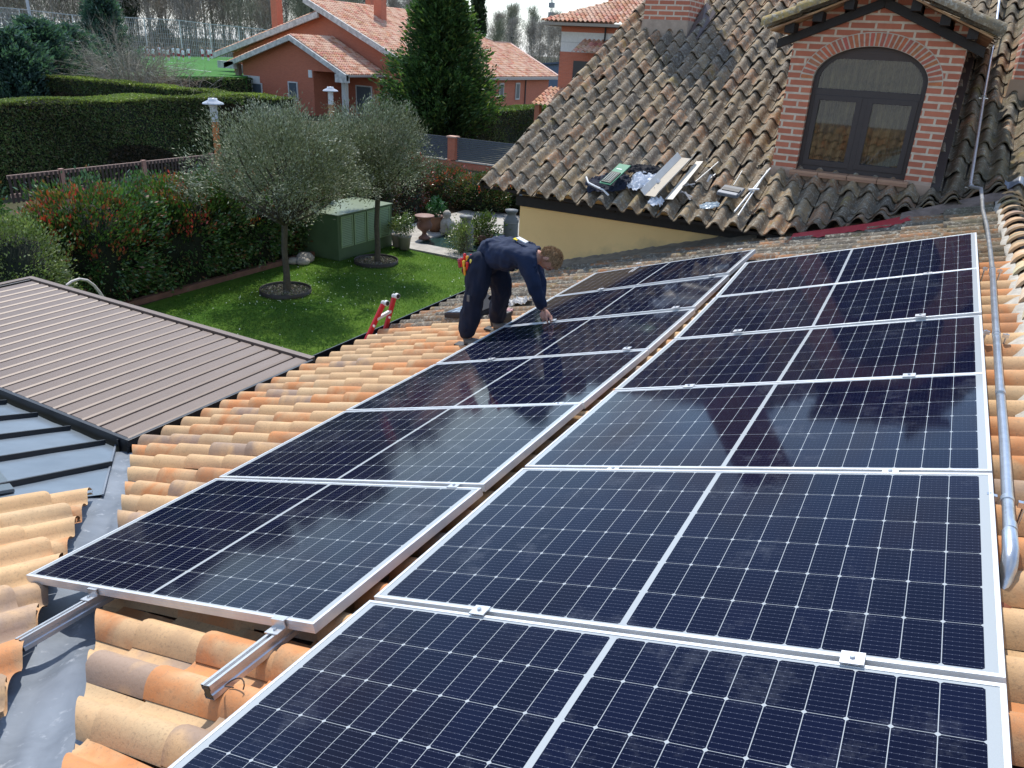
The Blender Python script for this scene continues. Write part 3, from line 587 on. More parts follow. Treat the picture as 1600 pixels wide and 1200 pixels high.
# even steps along the ellipse
ts = np.linspace(0, math.pi, 400); ex = (ra + th / 2) * np.cos(ts); ez = (rb + th / 2) * np.sin(ts); L_ = np.concatenate([[0], np.cumsum(np.hypot(np.diff(ex), np.diff(ez)))])
for k in range(NV):
    la = (k + .16) / NV * L_[-1]; lb = (k + .84) / NV * L_[-1]; ta = np.interp(la, L_, ts); tb = np.interp(lb, L_, ts); g = .010
    col = [x * random.uniform(.8, 1.12) for x in (.50, .165, .09)]
    q = []
    for t_, d in ((ta, g * .3), (tb, g * .3), (tb, th - g), (ta, th - g)): q.append((cx + (ra + d) * math.cos(t_), yf - .007, zs + (rb + d) * math.sin(t_)))
    m.prism(q, (0, .005, 0), col)
m.build('brick_arch', mat('arch_brick', (1, 1, 1), .85, 0, 22, .3, .3, attr=True), wall, fix=True)
m = MB(); m.box((DX0 - .0, yf - .012, z0 - .2), (cx - ra - .02, yf, z0 - .02), (.5, .36, .27)); m.box((cx + ra + .02, yf - .012, z0 - .2), (DX1, yf, z0 - .02), (.5, .36, .27)); m.box((DX0, yf - .02, z0 - .26), (DX1, yf - .002, z0 - .06), (.46, .32, .23)); m.build('mortar_skirt', mat('pink_skirt', (1, 1, 1), .9, 0, 7, .3, .4, attr=True), wall)
m = MB()
for k in range(4): xa = cx - ra - .05 + k * .3275; m.box((xa + .003, yf - .10, z0 - .065), (xa + .3245, yf + .12, z0 - .035), (.42, .24, .15)); m.box((xa + .003, yf - .10, z0 - .095), (xa + .3245, yf - .085, z0 - .065), (.33, .18, .11))
m.build('window_sill', MT['any'], wall, bevel=.004)
# window
FR = mat('brown_window_frame', (.038, .028, .027), .45, 0, 10, .15, .05)
m = MB(); fy = yf + .10
def ring(pts_o, pts_i, y0_, y1_):
    n = len(pts_o)
    m.add([(x, y_, z) for y_ in (y0_, y1_) for x, z in pts_o + pts_i], [(i, (i + 1) % n, n + (i + 1) % n, n + i) for i in range(n)] + [(2 * n + i, 3 * n + i, 3 * n + (i + 1) % n, 2 * n + (i + 1) % n) for i in range(n)] + [(n + i, n + (i + 1) % n, 3 * n + (i + 1) % n, 3 * n + i) for i in range(n)] + [(i, 2 * n + i, 2 * n + (i + 1) % n, (i + 1) % n) for i in range(n)])
of = [(cx - ra, z0 - .035)] + arch + [(cx + ra, z0 - .035)]; inn = [(cx - ra + .055, z0 + .02)] + [(cx + (x - cx) * (1 - .055 / ra), zs + (z - zs) * (1 - .055 / rb)) for x, z in arch] + [(cx + ra - .055, z0 + .02)]
ring(of, inn, fy, fy + .07)
m.box((cx - ra + .04, fy - .004, 1.40), (cx + ra - .04, fy + .06, 1.475)); m.box((cx - .035, fy - .006, z0 + .0), (cx + .035, fy + .06, 1.40)); win = m.build('window', FR, old, bevel=.003)
for sg in (-1, 1):
    m = MB(); xa, xb = (cx - ra + .05, cx - .03) if sg < 0 else (cx + .03, cx + ra - .05); za_, zb_ = z0 + .02, 1.405
    ring([(xa, za_), (xa, zb_), (xb, zb_), (xb, za_)], [(xa + .06, za_ + .065), (xa + .06, zb_ - .06), (xb - .06, zb_ - .06), (xb - .06, za_ + .065)], fy - .012, fy + .05); m.build('casement', FR, win, bevel=.003)
m = MB(); m.box((cx - ra + .1, fy - .008, 1.80), (cx + ra - .1, fy + .05, 1.95)); 
for k in range(4): m.box((cx - ra + .1, fy - .014, 1.80 + .03 * k), (cx + ra - .1, fy - .008, 1.822 + .03 * k))
bmb = m.build('shutter_box', mat('brown_shutter', (.055, .035, .028), .5, 0, 8, .2, .05), win)
def glassm():
    k = NB('window_glass'); k.b.inputs['Base Color'].default_value = (.02, .022, .02, 1); k.b.inputs['Roughness'].default_value = .02; k.b.inputs['Specular IOR Level'].default_value = .8; k.b.inputs['IOR'].default_value = 1.8
    k.b.inputs['Transmission Weight'].default_value = 0; tr = k.n('BsdfTransparent'); mxs = k.n('MixShader'); mxs.inputs[0].default_value = .40; k.l(tr.outputs[0], mxs.inputs[1]); k.l(k.b.outputs[0], mxs.inputs[2]); k.l(mxs.outputs[0], k.t.nodes['Material Output'].inputs[0]); return k.m
GL = glassm()
m = MB(); m.add([(x, fy + .025, z) for x, z in [(cx - ra + .03, z0)] + [(cx + (x - cx) * .96, zs + (z - zs) * .96) for x, z in arch] + [(cx + ra - .03, z0)]], [tuple(range(NA + 3))]); m.build('glass_pane', GL, win, fix=False)
P = []
for i in range(160):
    x = cx - ra + .03 + (2 * ra - .06) * i / 159; P.append([(x, fy + .16 + .035 * math.sin(i * .55) + .008 * math.sin(i * 1.3), z) for z in (z0 - .02, 1.95)])
m = MB(); m.grid(P, (.26, .22, .11)); m.build('curtain', mat('olive_gold_curtain', (.22, .185, .07), .9, 0, 5, .85, 0), win, fix=False)
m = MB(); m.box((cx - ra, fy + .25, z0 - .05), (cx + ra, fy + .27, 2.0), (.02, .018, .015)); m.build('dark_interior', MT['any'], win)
# dormer roof: dark bargeboards, purlin ends with brick between, tiles
pitch = (za - ze) / (DX1 - cx)
bz = lambda x, d=0: 2.325 - abs(x - cx) * .428 + d
m = MB()
for sg in (-1, 1):
    xe = cx + sg * 1.06
    m.prism([(cx, yf - .07, bz(cx, .0)), (cx, yf - .07, bz(cx, .10)), (xe, yf - .07, bz(xe, .10)), (xe, yf - .07, bz(xe, 0))], (0, .09, 0))
bb_ = m.build('dormer_bargeboard', MT['darkwood'], old, bevel=.004)
m = MB()
for sg in (-1, 1):
    for d in (.0, .30, .60, .88): x = cx + sg * (d + .03); m.box((x - .05, yf - .30, bz(x, .102)), (x + .05, yf + 3.2, bz(x, .20)))
m.build('purlin', MT['darkwood'], bb_)
for sg in (-1, 1):
    for d in (.05, .36, .68): m = MB(); x = cx + sg * (d + .04); x2 = cx + sg * (d + .26); m.prism([(x, yf - .02, bz(x, .101)), (x2, yf - .02, bz(x2, .101)), (x2, yf - .02, bz(x2, .22)), (x, yf - .02, bz(x, .22))], (0, .10, 0)); m.build('infill_brick', MT['brick'], bb_)
DR = math.atan(.428)
for sg in (-1, 1):
    def Fd(s, t, h, sg=sg):
        s = np.asarray(s, float); dist = 1.15 - s * math.cos(DR); x = cx + sg * (dist + h * math.sin(DR)); z = 2.345 + .235 - dist * .428 + h * math.cos(DR); return np.stack([x + 0 * t, t + 0 * s, z + 0 * t], -1)
    m = MB(); m.prism([(cx, yf - .36, 2.345 + .19), (cx + sg * 1.10, yf - .36, 2.345 + .19 - 1.10 * .428), (cx + sg * 1.10, yf + 3.4, 2.345 + .19 - 1.10 * .428), (cx, yf + 3.4, 2.345 + .19)], (0, 0, -.02), (.30, .17, .10)); m.build('clay_soffit', MT['clay'], bb_)
    o = tile_field('dormer_roof_tiles', Fd, 0, 1.26, .345, yf - .42, yf + 3.4, .2085, prof_roman, oldcol, MT['oldclay'], old, None, (), n=12, lift=.028, jit=1.6)
# verge course: barrels laid along the rake at the front, yellow lichen on the left one
m = MB()
for sg in (-1, 1):
    for k in range(4):
        s_a = 1.19 - .345 * k; s_b = s_a - .40; n = 9
        A_ = np.array([cx + sg * s_a, 0, 2.345 + .25 - s_a * .428]); B_2 = np.array([cx + sg * s_b, 0, 2.345 + .25 - s_b * .428]); P = []
        for q in range(2):
            c0 = A_ if q == 0 else B_2; rr = .10 - .012 * q
            P.append([(c0[0], yf - .40 + rr * math.cos(math.pi * j / n), c0[2] + rr * .8 * math.sin(math.pi * j / n) + .02 * (1 - q)) for j in range(-1, n + 2)])
        m.grid(P, (.34, .25, .10) if sg < 0 and k < 2 else (.30, .20, .12) if sg < 0 else (.22, .17, .11))
m.build('verge_tiles', MT['oldclay'], bb_, fix=False)
# moss-dark flashing along the dormer cheek
m = MB(); m.prism([OW(DX1, DY + .0, .02), OW(DX1 + .10, DY + .0, .03), OW(DX1 + .10, DY + 3, .03), OW(DX1, DY + 3, .02)], (0, 0, .05), (.05, .04, .035)); m.build('cheek_flashing', MT['any'], old)
# grey sheet tile at the right
P = []
for i in range(30):
    x = 1.96 + .5 * i / 29; P.append([OW(x, y_, .07 + .045 * math.sin((x + 4.05) / .2085 * 2 * math.pi - math.pi / 2)) for y_ in (3.42, 3.55)])
m = MB(); m.grid(P, (.20, .22, .25)); m.build('grey_patch', MT['gloss'], old, fix=False)
# ------------------------------------------------------------------ ground and setting
def groundm(name, c1, c2, sc1, sc2, c3=None):
    k = NB(name); b = k.mix(k.ramp(k.noise(sc1, 5, .6), .35, .65), c1, c2); b = k.mix(k.math('MULTIPLY', k.ramp(k.noise(sc2, 4, .7), .45, .65), .6), b, c3 or tuple(x * .6 for x in c1)); k.l(b, k.b.inputs['Base Color']); k.b.inputs['Roughness'].default_value = .95; k.b.inputs['Specular IOR Level'].default_value = .1; k.bump(k.noise(sc2 * 2, 5, .7), .6, .04); return k.m
m = MB(); m.box((-900, -60, GZ - .3), (500, 1200, GZ - .012)); tag(m.build('ground', groundm('dry_ground', (.085, .075, .05), (.06, .065, .03), .35, 5), None, (0, 0, GZ)), kind='structure')
LAWN = groundm('mown_lawn', (.085, .145, .018), (.034, .088, .010), .55, 18, (.085, .16, .02))
m = MB(); m.add([(-14.6, -1, GZ), (-3.6, -1, GZ), (-3.6, 13.0, GZ), (-11.2, 13.02, GZ), (-13.45, 13.2, GZ), (-15.2, 13.2, GZ)], [(0, 1, 2, 3, 4, 5)]); tag(m.build('lawn', LAWN, None, (-9, 6, GZ), fix=False), kind='structure')
# grass blades
N = 90000; P = np.stack([rng.uniform(-14.5, -4.5, N), rng.uniform(1.2, 13.1, N), np.full(N, GZ + .012)], 1)
P = P[(P[:, 0] + 4.5) * -1 < 12]; n = len(P); h = rng.uniform(.02, .05, n); a_ = rng.uniform(0, 6.28, n); w_ = .006
dx = np.stack([np.cos(a_), np.sin(a_), 0 * a_], 1) * w_; lean = rng.normal(size=(n, 3)) * .018; lean[:, 2] = h
V = np.stack([P - dx, P + dx, P + lean], 1).reshape(-1, 3); F = np.arange(3 * n).reshape(n, 3); C = pick([(.065, .16, .016), (.045, .12, .012), (.10, .19, .022), (.13, .16, .04)], n, [.42, .3, .23, .05]); pt = np.repeat(0, 0); pq = .5 + .5 * np.sin(P[:, 0] * 1.1 + 1.7 * np.sin(P[:, 1] * .8)) * np.sin(P[:, 1] * 1.3 + 1.2 * np.sin(P[:, 0] * .9)); C = C * (.62 + .62 * pq)[:, None] * np.array([1, .97, 1]) + np.array([.030, .012, 0]) * (pq > .78)[:, None]
tag(fast('grass', V, F, C, MT['leaf'], None, (-9, 6, GZ)), 'short bright green lawn grass growing in the garden below', 'grass', kind='stuff')
# fallen petals
N = 420; P = np.stack([rng.uniform(-14.3, -6, N), rng.uniform(3, 13, N), np.full(N, GZ + .04)], 1); cc = np.array([[-12.6, 6.6], [-11.8, 8.0], [-13, 8.8], [-11, 10.4]]); P[:260, :2] = cc[rng.integers(0, 4, 260)] + rng.normal(size=(260, 2)) * .8
V, F, C = leaves(P, .035, (.72, .72, .66), .2, .8); tag(fast('fallen_petals', V, F, C, MT['leaf'], None, (-9, 6, GZ)), 'tiny white petals scattered over the lawn', 'petals', kind='stuff')
# patio and pond
m = MB(); px0, px1, py0, py1 = -13.45, -11.2, 13.9, 16.6
SL = brickmat('patio_slabs', (.40, .36, .30), (.34, .31, .26), (.20, .18, .15), .9, .9, .008, 0)
k = NB('patio_stone'); b = k.mix(k.ramp(k.noise(2.4, 6, .65), .35, .7), (.40, .375, .33), (.24, .22, .19)); k.l(b, k.b.inputs['Base Color']); k.b.inputs['Roughness'].default_value = .8; k.bump(k.noise(12, 5, .6), .3, .02); PAT = k.m
zt = GZ + .05
for a, b_ in (((-15.3, 13.18, GZ - .01), (-8.0, 14.0, zt)), ((-15.3, 14.0, GZ - .01), (-13.55, 20.4, zt)), ((-13.55, 17.1, GZ - .01), (-8.0, 20.4, zt))): m.box(a, b_)
tag(m.build('patio', PAT, None, (-12, 15, GZ), bevel=.01), kind='structure')
m = MB(); m.box((-13.55, 14.0, GZ - .02), (-8.0, 17.1, GZ + .005))
k = NB('pond_water'); k.l(k.mix(k.ramp(k.noise(1.2, 4, .6), .3, .7), (.012, .035, .032), (.02, .05, .045)), k.b.inputs['Base Color']); k.b.inputs['Roughness'].default_value = .06; k.bump(k.noise(7, 3, .5), .12, .02)
tag(m.build('pond_water', k.m, None, (-11, 15.5, GZ)), kind='structure')
# ------------------------------------------------------------------ vegetation builders
def ellipsoid(n, c, r, shell=.55, zlo=-1.):
    d = nrm(rng.normal(size=(n, 3))); d[:, 2] = np.where(d[:, 2] < zlo, -d[:, 2], d[:, 2]); q = shell + (1 - shell) * rng.random((n, 1)) ** .6
    return np.array(c) + d * q * np.array(r)
def clumps(centers, rad, per, size, cols, p, asp=.45, jit=.25, up=0., dirs=None):
    n = len(centers); P = np.repeat(centers, per, 0) + rng.normal(size=(n * per, 3)) * rad * .5
    tone = np.repeat(rng.uniform(.75, 1.2, (n, 1)), per, 0); C = pick(cols, n * per, p) * tone
    D = None
    if dirs is not None: D = np.repeat(dirs, per, 0)
    V, F, C2 = leaves(P, size, C, jit, asp, D); return V, F, C2
def limbs(m, base, tips, r0, col, n=7, bend=.15, seg=5):
    for t in tips:
        b = np.array(base, float); t = np.array(t, float); off = rng.normal(size=3) * bend * np.linalg.norm(t - b); pts = []
        for i in range(seg + 1):
            q = i / seg; pts.append(b + (t - b) * q + off * math.sin(q * math.pi) * .5)
        m.tube(pts, [r0 * (1 - .85 * i / seg) for i in range(seg + 1)], n, col, cap=False)
def olive(loc, h, r, lab, fork=1.55):
    root = thing('olive_tree', loc, lab, 'tree', 'round-headed olive trees on the lawn'); x, y, z = loc
    m = MB(); fk = (x + .05, y + .03, z + fork); m.tube([(x, y, z - .05), (x + .03, y, z + .5), (x - .02, y + .02, z + 1.1), fk], [.11, .085, .075, .08], 10, (.10, .085, .06))
    cc = np.array([x, y, z + h]); tips = ellipsoid(26, cc, np.array(r) * .8, .5); limbs(m, fk, tips, .045, (.09, .075, .055)); m.build('trunk', MT['bark'], root, fix=False)
    lobes = ellipsoid(24, cc, np.array(r) * .80, .70, -.75); lr = rng.uniform(.22, .40, 24) * r[0]; li = rng.integers(0, 24, 420)
    ce = lobes[li] + nrm(rng.normal(size=(420, 3))) * (lr[li] * rng.uniform(.55, 1.0, 420))[:, None] * np.array([1, 1, .8])
    ce = np.concatenate([ce, ellipsoid(70, cc, np.array(r) * .6, .3)]); outd = nrm(ce - cc); sel = rng.random(len(ce)) < .86
    parts = [clumps(ce[sel], .30, 100, .080, [(.20, .225, .125), (.28, .30, .19), (.125, .145, .07), (.35, .37, .26)], [.42, .30, .20, .08], .30, .3, dirs=(outd * .6 + np.array([0, 0, .5]))[sel])]
    tw = ce[rng.random(len(ce)) < .35]; tw = tw + nrm(tw - cc) * .27; parts.append(clumps(tw, .15, 32, .07, [(.25, .26, .18), (.33, .34, .25)], [.6, .4], .3, .3, dirs=nrm(tw - cc)))
    m = MB(); limbs(m, fk, lobes, .03, (.09, .075, .055), 5); m.build('boughs', MT['bark'], root, fix=False)
    V, F, C = cat(parts); fast('crown', V, F, C, MT['leafo'], root)
    return root
olive((-13.0, 7.45, GZ), 3.05, (2.35, 2.0, 1.48), 'round grey-green olive tree on the lawn, nearer the low hedge', 1.75)
olive((-13.0, 11.25, GZ), 3.12, (1.82, 1.6, 1.46), 'grey-green olive tree standing in front of the green louvred cabinet', 2.0)
def tree_ring(loc, r_, lab):
    m = MB(); m.lathe(loc, [(r_, 0), (r_, .12), (r_ - .015, .12), (r_ - .015, .02)], 40, (.035, .028, .022)); o = m.build('tree_ring', MT['any'], None, loc, fix=False); tag(o, lab, 'tree ring', 'edged beds round the olive trees')
    n = 2600; a = rng.uniform(0, 6.28, n); q = (r_ - .03) * np.sqrt(rng.random(n)); P = np.stack([loc[0] + q * np.cos(a), loc[1] + q * np.sin(a), np.full(n, loc[2] + .05)], 1)
    V, F, C = leaves(P, .045, pick([(.20, .175, .13), (.32, .30, .26), (.11, .09, .06), (.09, .13, .03)], n, [.45, .2, .25, .1]), .3, .8); fast('gravel_bed', V, F, C, MT['twig'], o)
tree_ring((-12.95, 7.35, GZ), .66, 'round dark metal edging full of bark and gravel round the nearer olive tree'); tree_ring((-13.0, 11.2, GZ), .66, 'round dark metal edging full of gravel round the olive tree by the cabinet')
def shrub(name, loc, r_, n, size, cols, p, lab, cat_='shrub', group=None, tips=None, stems=6, stemcol=(.10, .06, .04), asp=.45, matn='leafg', box=False, core=True):
    root = thing(name, loc, lab, cat_, group); x, y, z = loc; c = np.array([x, y, z + r_[2]])
    m = MB(); tp = ellipsoid(stems, c, np.array(r_) * .8, .6, 0); limbs(m, (x, y, z - .05), tp, .025, stemcol, 5)
    m.build('stems', MT['bark'], root, fix=False)
    ncl = max(30, n // 60)
    if box == 'r':
        ce = ellipsoid(ncl, c, r_, .62); q = (ce - c) / np.array(r_); q = np.sign(q) * np.abs(q) ** .62; q = q / np.maximum(1, np.abs(q)); ce = c + q * np.array(r_) * (1 + .14 * np.sin(ce[:, 1:2] * 2.3 + ce[:, 2:3]) + .12 * np.sin(ce[:, 1:2] * 5.1 + 1))
    elif box:
        d = rng.uniform(-1, 1, (ncl, 3)); ax = rng.integers(0, 3, ncl); sg = rng.choice([-1., 1.], ncl); d[np.arange(ncl), ax] = sg * rng.uniform(.75, 1.0, ncl); d[:, 2] = np.clip(d[:, 2], -1, 1); ce = c + d * np.array(r_)
    else: ce = ellipsoid(ncl, c, r_, .6)
    ce += rng.normal(size=ce.shape) * .09
    parts = [clumps(ce, .24, 60, size, cols, p, asp, .28, dirs=nrm(ce - c) + np.array([0, 0, .3]))]
    if tips is not None:
        tn, tcols, th = tips; t = ellipsoid(tn, c, np.array(r_) * 1.05, .9) if box != True else c + np.stack([rng.uniform(-1, 1, tn), rng.uniform(-1, 1, tn), rng.uniform(.8, 1.16, tn)], 1) * np.array(r_); t = t[t[:, 2] > z + 2 * r_[2] * th]
        if len(t): parts.append(clumps(t, .16, 26, size * 1.05, tcols, None, asp, .2, dirs=np.tile(np.array([0, 0, 1.]), (len(t), 1)) + nrm(t - c) * .5))
    V, F, C = cat(parts); fast('foliage', V, F, C, MT[matn], root)
    if core:
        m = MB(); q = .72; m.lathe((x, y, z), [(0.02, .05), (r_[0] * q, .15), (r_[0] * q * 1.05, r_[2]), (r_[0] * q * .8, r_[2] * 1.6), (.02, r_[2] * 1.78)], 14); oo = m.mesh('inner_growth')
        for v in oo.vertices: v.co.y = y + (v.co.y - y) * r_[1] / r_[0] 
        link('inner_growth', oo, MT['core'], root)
    return root
PG = [(.040, .10, .026), (.065, .135, .036), (.12, .17, .05), (.15, .07, .035)]; RED = [(.55, .06, .05), (.40, .09, .05), (.26, .17, .05), (.16, .20, .05)]
for i, (x, y, rx, ry, rz, lab, tn) in enumerate([
        (-15.9, .9, .95, 1.0, 1.55, 'red-tipped photinia shrub at the left edge, tallest of the hedge', 70), (-15.7, 3.9, .95, 1.55, 1.36, 'photinia shrub with bright red tips right behind the pergola', 90), (-15.7, 6.3, .95, 1.5, 1.33, 'red-tipped photinia shrub in the middle of the garden hedge', 75),
        (-15.8, 8.7, .95, 1.5, 1.30, 'dark photinia shrub behind the trunk of the nearer olive tree', 35), (-16.1, 11.0, .9, 1.4, 1.35, 'dark photinia shrub hidden behind the green cabinet', 20)]):
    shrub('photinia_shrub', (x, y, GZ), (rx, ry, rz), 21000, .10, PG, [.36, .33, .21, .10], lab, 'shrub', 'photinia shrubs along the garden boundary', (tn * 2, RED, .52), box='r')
shrub('pale_shrub', (-14.6, 1.55, GZ), (.95, 1.0, 1.30), 19000, .07, [(.16, .20, .085), (.24, .27, .13), (.09, .13, .04)], [.45, .25, .3], 'pale variegated shrub bulging over the pergola corner at the left edge')
HB = .70
for (x, y, rx, ry, rz, lab, cols, tn) in [
        (-15.9, 14.6, .8, 1.3, 1.30, 'dark reddish shrub behind the terracotta urn', [(.03, .05, .018), (.10, .04, .025), (.05, .07, .02)], 40),
        (-16.6, 17.3, .9, 1.4, 1.25, 'red-leaved shrub in the far corner behind the second olive tree', [(.04, .06, .02), (.18, .035, .03), (.05, .07, .02)], 160),
        (-14.9, 20.4, 1.3, .8, HB, 'tall red-tipped green shrub beyond the pond, below the brick pillar', [(.035, .075, .018), (.06, .11, .025), (.14, .08, .03)], 110),
        (-12.0, 21.2, 1.5, .9, 1.25, 'dark green shrub beyond the pond next to the roof corner', [(.02, .045, .016), (.035, .07, .02), (.07, .05, .02)], 30),
        (-16.9, 19.4, 1.2, 1.2, HB * 1.1, 'dense dark shrub at the back corner of the garden bed', [(.022, .05, .016), (.04, .08, .022), (.10, .04, .03)], 50),
        (-13.9, 21.6, 1.7, .8, HB, 'broad green shrub right under the grey slat fence', [(.03, .065, .018), (.05, .10, .025), (.09, .07, .03)], 60),
        (-10.6, 22.8, 1.6, 1.0, 1.6, 'broad dark shrub touching the old roof corner', [(.025, .055, .018), (.04, .08, .022)], 20),
        (-17.2, 21.6, 1.3, 1.0, HB, 'tall loose green shrub left of the brick pillar', [(.03, .06, .018), (.05, .09, .025), (.13, .05, .03)], 60),
        (-9.6, 21.4, 1.4, .9, 1.25, 'dark shrub half hidden behind the corner of the yellow house', [(.02, .045, .016), (.035, .07, .02)], 20)]:
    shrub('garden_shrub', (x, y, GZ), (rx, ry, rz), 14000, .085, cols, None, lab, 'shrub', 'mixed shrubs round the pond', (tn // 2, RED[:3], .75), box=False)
# clipped dark hedges
def hedge(name, a, b, label, n=26000, leafs=.075, top=(.17, .20, .05), cols=((.060, .10, .030), (.085, .12, .038), (.10, .09, .042)), group=None):
    x0, y0, z0 = a; x1, y1, z1 = b; root = thing(name, ((x0 + x1) / 2, (y0 + y1) / 2, z0), label, 'hedge', group)
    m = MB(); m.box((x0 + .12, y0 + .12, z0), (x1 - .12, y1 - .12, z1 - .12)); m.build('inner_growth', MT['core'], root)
    Ax = (y1 - y0) * (z1 - z0); Ay = (x1 - x0) * (z1 - z0); At = (x1 - x0) * (y1 - y0); pr = np.array([Ax, Ay, At * 1.5, Ax * .3]); pr /= pr.sum(); f = rng.choice(4, n, p=pr); u = rng.random((n, 3)); P = np.array([x0, y0, z0]) + u * np.array([x1 - x0, y1 - y0, z1 - z0])
    dep = np.abs(rng.normal(size=n)) * .06
    P[f == 0, 0] = x1 - dep[f == 0]; P[f == 1, 1] = y0 + dep[f == 1]; P[f == 2, 2] = z1 - dep[f == 2] * .6; P[f == 3, 0] = x0 + dep[f == 3]
    wob = .05 * np.sin(P[:, 1] * 1.3 + P[:, 2] * 2.1) + .04 * np.sin(P[:, 0] * 1.7 + P[:, 1] * .7); P[:, 0] += np.where(f == 0, wob, 0); P[:, 2] += np.where(f == 2, wob, 0)
    C = pick(cols, n); lit_top = (P[:, 2] > z1 - .16); C[lit_top] = pick([top, tuple(t * .6 for t in top), cols[1]], lit_top.sum(), [.4, .35, .25]); C *= 1.12 * (1 + .25 * np.sin(P[:, 1:2] * .9 + 1.3 * np.sin(P[:, 2:3] * 1.1 + P[:, 0:1])))  # paler yellow-green top leaves: the sunlit look is put into their colour
    br = (np.sin(P[:, 1] * .55 + 2) * np.sin(P[:, 2] * 1.3 + P[:, 1] * .2) > .55) & ~lit_top; C[br] = pick([(.06, .04, .025), (.04, .035, .018)], br.sum())
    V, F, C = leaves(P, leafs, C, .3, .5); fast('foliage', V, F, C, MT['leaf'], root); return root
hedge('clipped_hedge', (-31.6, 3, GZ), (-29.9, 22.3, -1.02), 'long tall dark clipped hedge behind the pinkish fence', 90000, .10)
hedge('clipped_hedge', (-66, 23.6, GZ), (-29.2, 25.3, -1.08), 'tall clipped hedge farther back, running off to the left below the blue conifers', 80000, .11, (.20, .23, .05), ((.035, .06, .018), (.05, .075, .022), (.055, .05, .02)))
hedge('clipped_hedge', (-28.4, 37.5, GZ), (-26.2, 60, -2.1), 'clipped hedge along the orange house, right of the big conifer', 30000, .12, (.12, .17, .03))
hedge('low_hedge', (-55.9, 24, GZ), (-54.1, 46.3, -1.72), 'low dark hedge in front of the green sports pitch', 14000, .2, (.08, .12, .03))
# pinkish fence before the hedge
root = thing('slatted_fence', (-24, 11, GZ), 'low pinkish-brown slatted fence in front of the long dark hedge', 'fence')
m = MB(); X = -24.0
for zz in (-2.70, -3.28): m.box((X - .03, 7, zz - .06), (X + .02, 15.6, zz + .06), (.34, .22, .17))
m.build('rail', MT['any'], root); m = MB()
for i in range(57): y = 7 + .15 * i; m.box((X + .021, y, -3.5), (X + .04, y + .075, -2.66), (.05, .035, .03))
m.build('slats', MT['any'], root)
for y in (8.75, 11.85, 14.9):
    m = MB(); m.box((X - .06, y - .07, GZ), (X + .06, y + .07, -2.6), (.36, .20, .15)); m.build('post', MT['any'], root)
m = MB(); m.box((-16.9, .5, GZ), (-16.75, 12.5, -3.05), (.36, .14, .09)); o = m.build('garden_wall', MT['housebrick'], None, (-16.8, 6, GZ)); tag(o, 'low red brick boundary wall behind the photinia shrubs', 'wall')
m = MB(); m.box((-15.05, -1, GZ), (-14.9, 12.9, GZ + .14)); tag(m.build('bed_edging', mat('brick_edging', (.20, .10, .07), .9, 0, 4, .4, .3), None, (-15, 6, GZ)), 'low brown edging between the lawn and the shrub bed', 'edging')
# soil of the shrub beds
m = MB(); m.box((-17.5, -1, GZ - .01), (-15.05, 22.5, GZ + .03)); m.box((-15.05, 20.4, GZ - .01), (-7, 22.5, GZ + .03)); tag(m.build('soil_bed', groundm('bark_mulch', (.035, .025, .016), (.055, .04, .025), 4, 20), None, (-16, 8, GZ)), kind='structure')
# grey fence with brick pillar
root = thing('grey_slat_fence', (-20, 30, GZ), 'dark grey horizontal slat fence on a low brick wall below the conifer', 'fence')
m = MB(); m.box((-27, 29.95, GZ), (-13, 30.25, -4.05)); m.build('brick_base', MT['housebrick'], root)
m = MB(); m.box((-27, 29.9, -4.05), (-22.8, 30.3, -4.0), (.45, .40, .33)); m.box((-22.18, 29.9, -4.05), (-13, 30.3, -4.0), (.45, .40, .33)); m.build('coping', MT['any'], root)
for xa, xb in ((-26.9, -22.78), (-22.2, -18.3), (-18.25, -14)):
    m = MB()
    for k in range(12): z = -3.98 + k * .1; m.box((xa, 30.06, z), (xb, 30.09, z + .078), (.075, .085, .10))
    m.build('slat_panel', MT['any'], root)
m = MB(); m.box((-22.72, 29.92, -4.0), (-22.26, 30.3, -2.83)); pl = m.build('brick_pillar', MT['housebrick'], root); m = MB(); m.box((-22.78, 29.86, -2.83), (-22.2, 30.36, -2.75), (.50, .30, .22)); m.build('pillar_cap', MT['any'], pl)
for x in (-26.9, -18.27, -24.6): m = MB(); m.box((x - .03, 30.1, -4.0), (x + .03, 30.16, -2.78), (.06, .07, .085)); m.build('post', MT['any'], root)
# ------------------------------------------------------------------ pergola
root = thing('louvred_pergola', (-3.8, -2.6, GZ), 'flat taupe louvred aluminium pergola roof beside the tiled eaves', 'pergola')
TA = mat('taupe_powder_coat', (.150, .108, .084), .5, .1, 2.5, .12, .04); AN = mat('anthracite_powder_coat', (.024, .027, .032), .42, .2, 6, .2, .03)
zp = -1.245; X1, X0, Y0_, Y1_ = -3.755, -8.42, -3.605, -1.53
m = MB(); m.box((X0, Y0_, zp - .17), (X1 - .03, Y0_ + .035, zp - .001)); m.box((X1 - .03, Y0_, zp - .20), (X1, Y1_ + .02, zp)); m.box((X0, Y0_ + .036, zp - .17), (X0 + .035, Y1_, zp)); m.build('gutter_frame', AN, root, bevel=.003)
m = MB(); m.box((X0, Y1_ - .0, zp - .17), (X1 - .031, Y1_ + .075, zp + .012)); m.box((X0 - .075, Y0_, zp - .17), (X0 - .001, Y1_ + .075, zp + .012)); m.build('outer_frame', TA, root, bevel=.004)
m = MB(); m.box((X0 + .04, Y0_ + .04, zp - .17), (X1 - .035, Y1_ - .005, zp - .13)); m.build('drip_tray', AN, root)
pit = .1905; prof = [(0, -.045), (0.004, -.012), (.022, 0), (.150, .0), (.172, -.010), (.176, -.028), (.180, -.045)]
m = MB(); xs = X1 - .035 - .185; ya, yb = Y0_ + .045, Y1_ - .02
rows = [[(xs + a, y, zp - .008 + b) for a, b in prof] for y in (ya, yb)]; m.grid(np.array(rows), smooth=False)
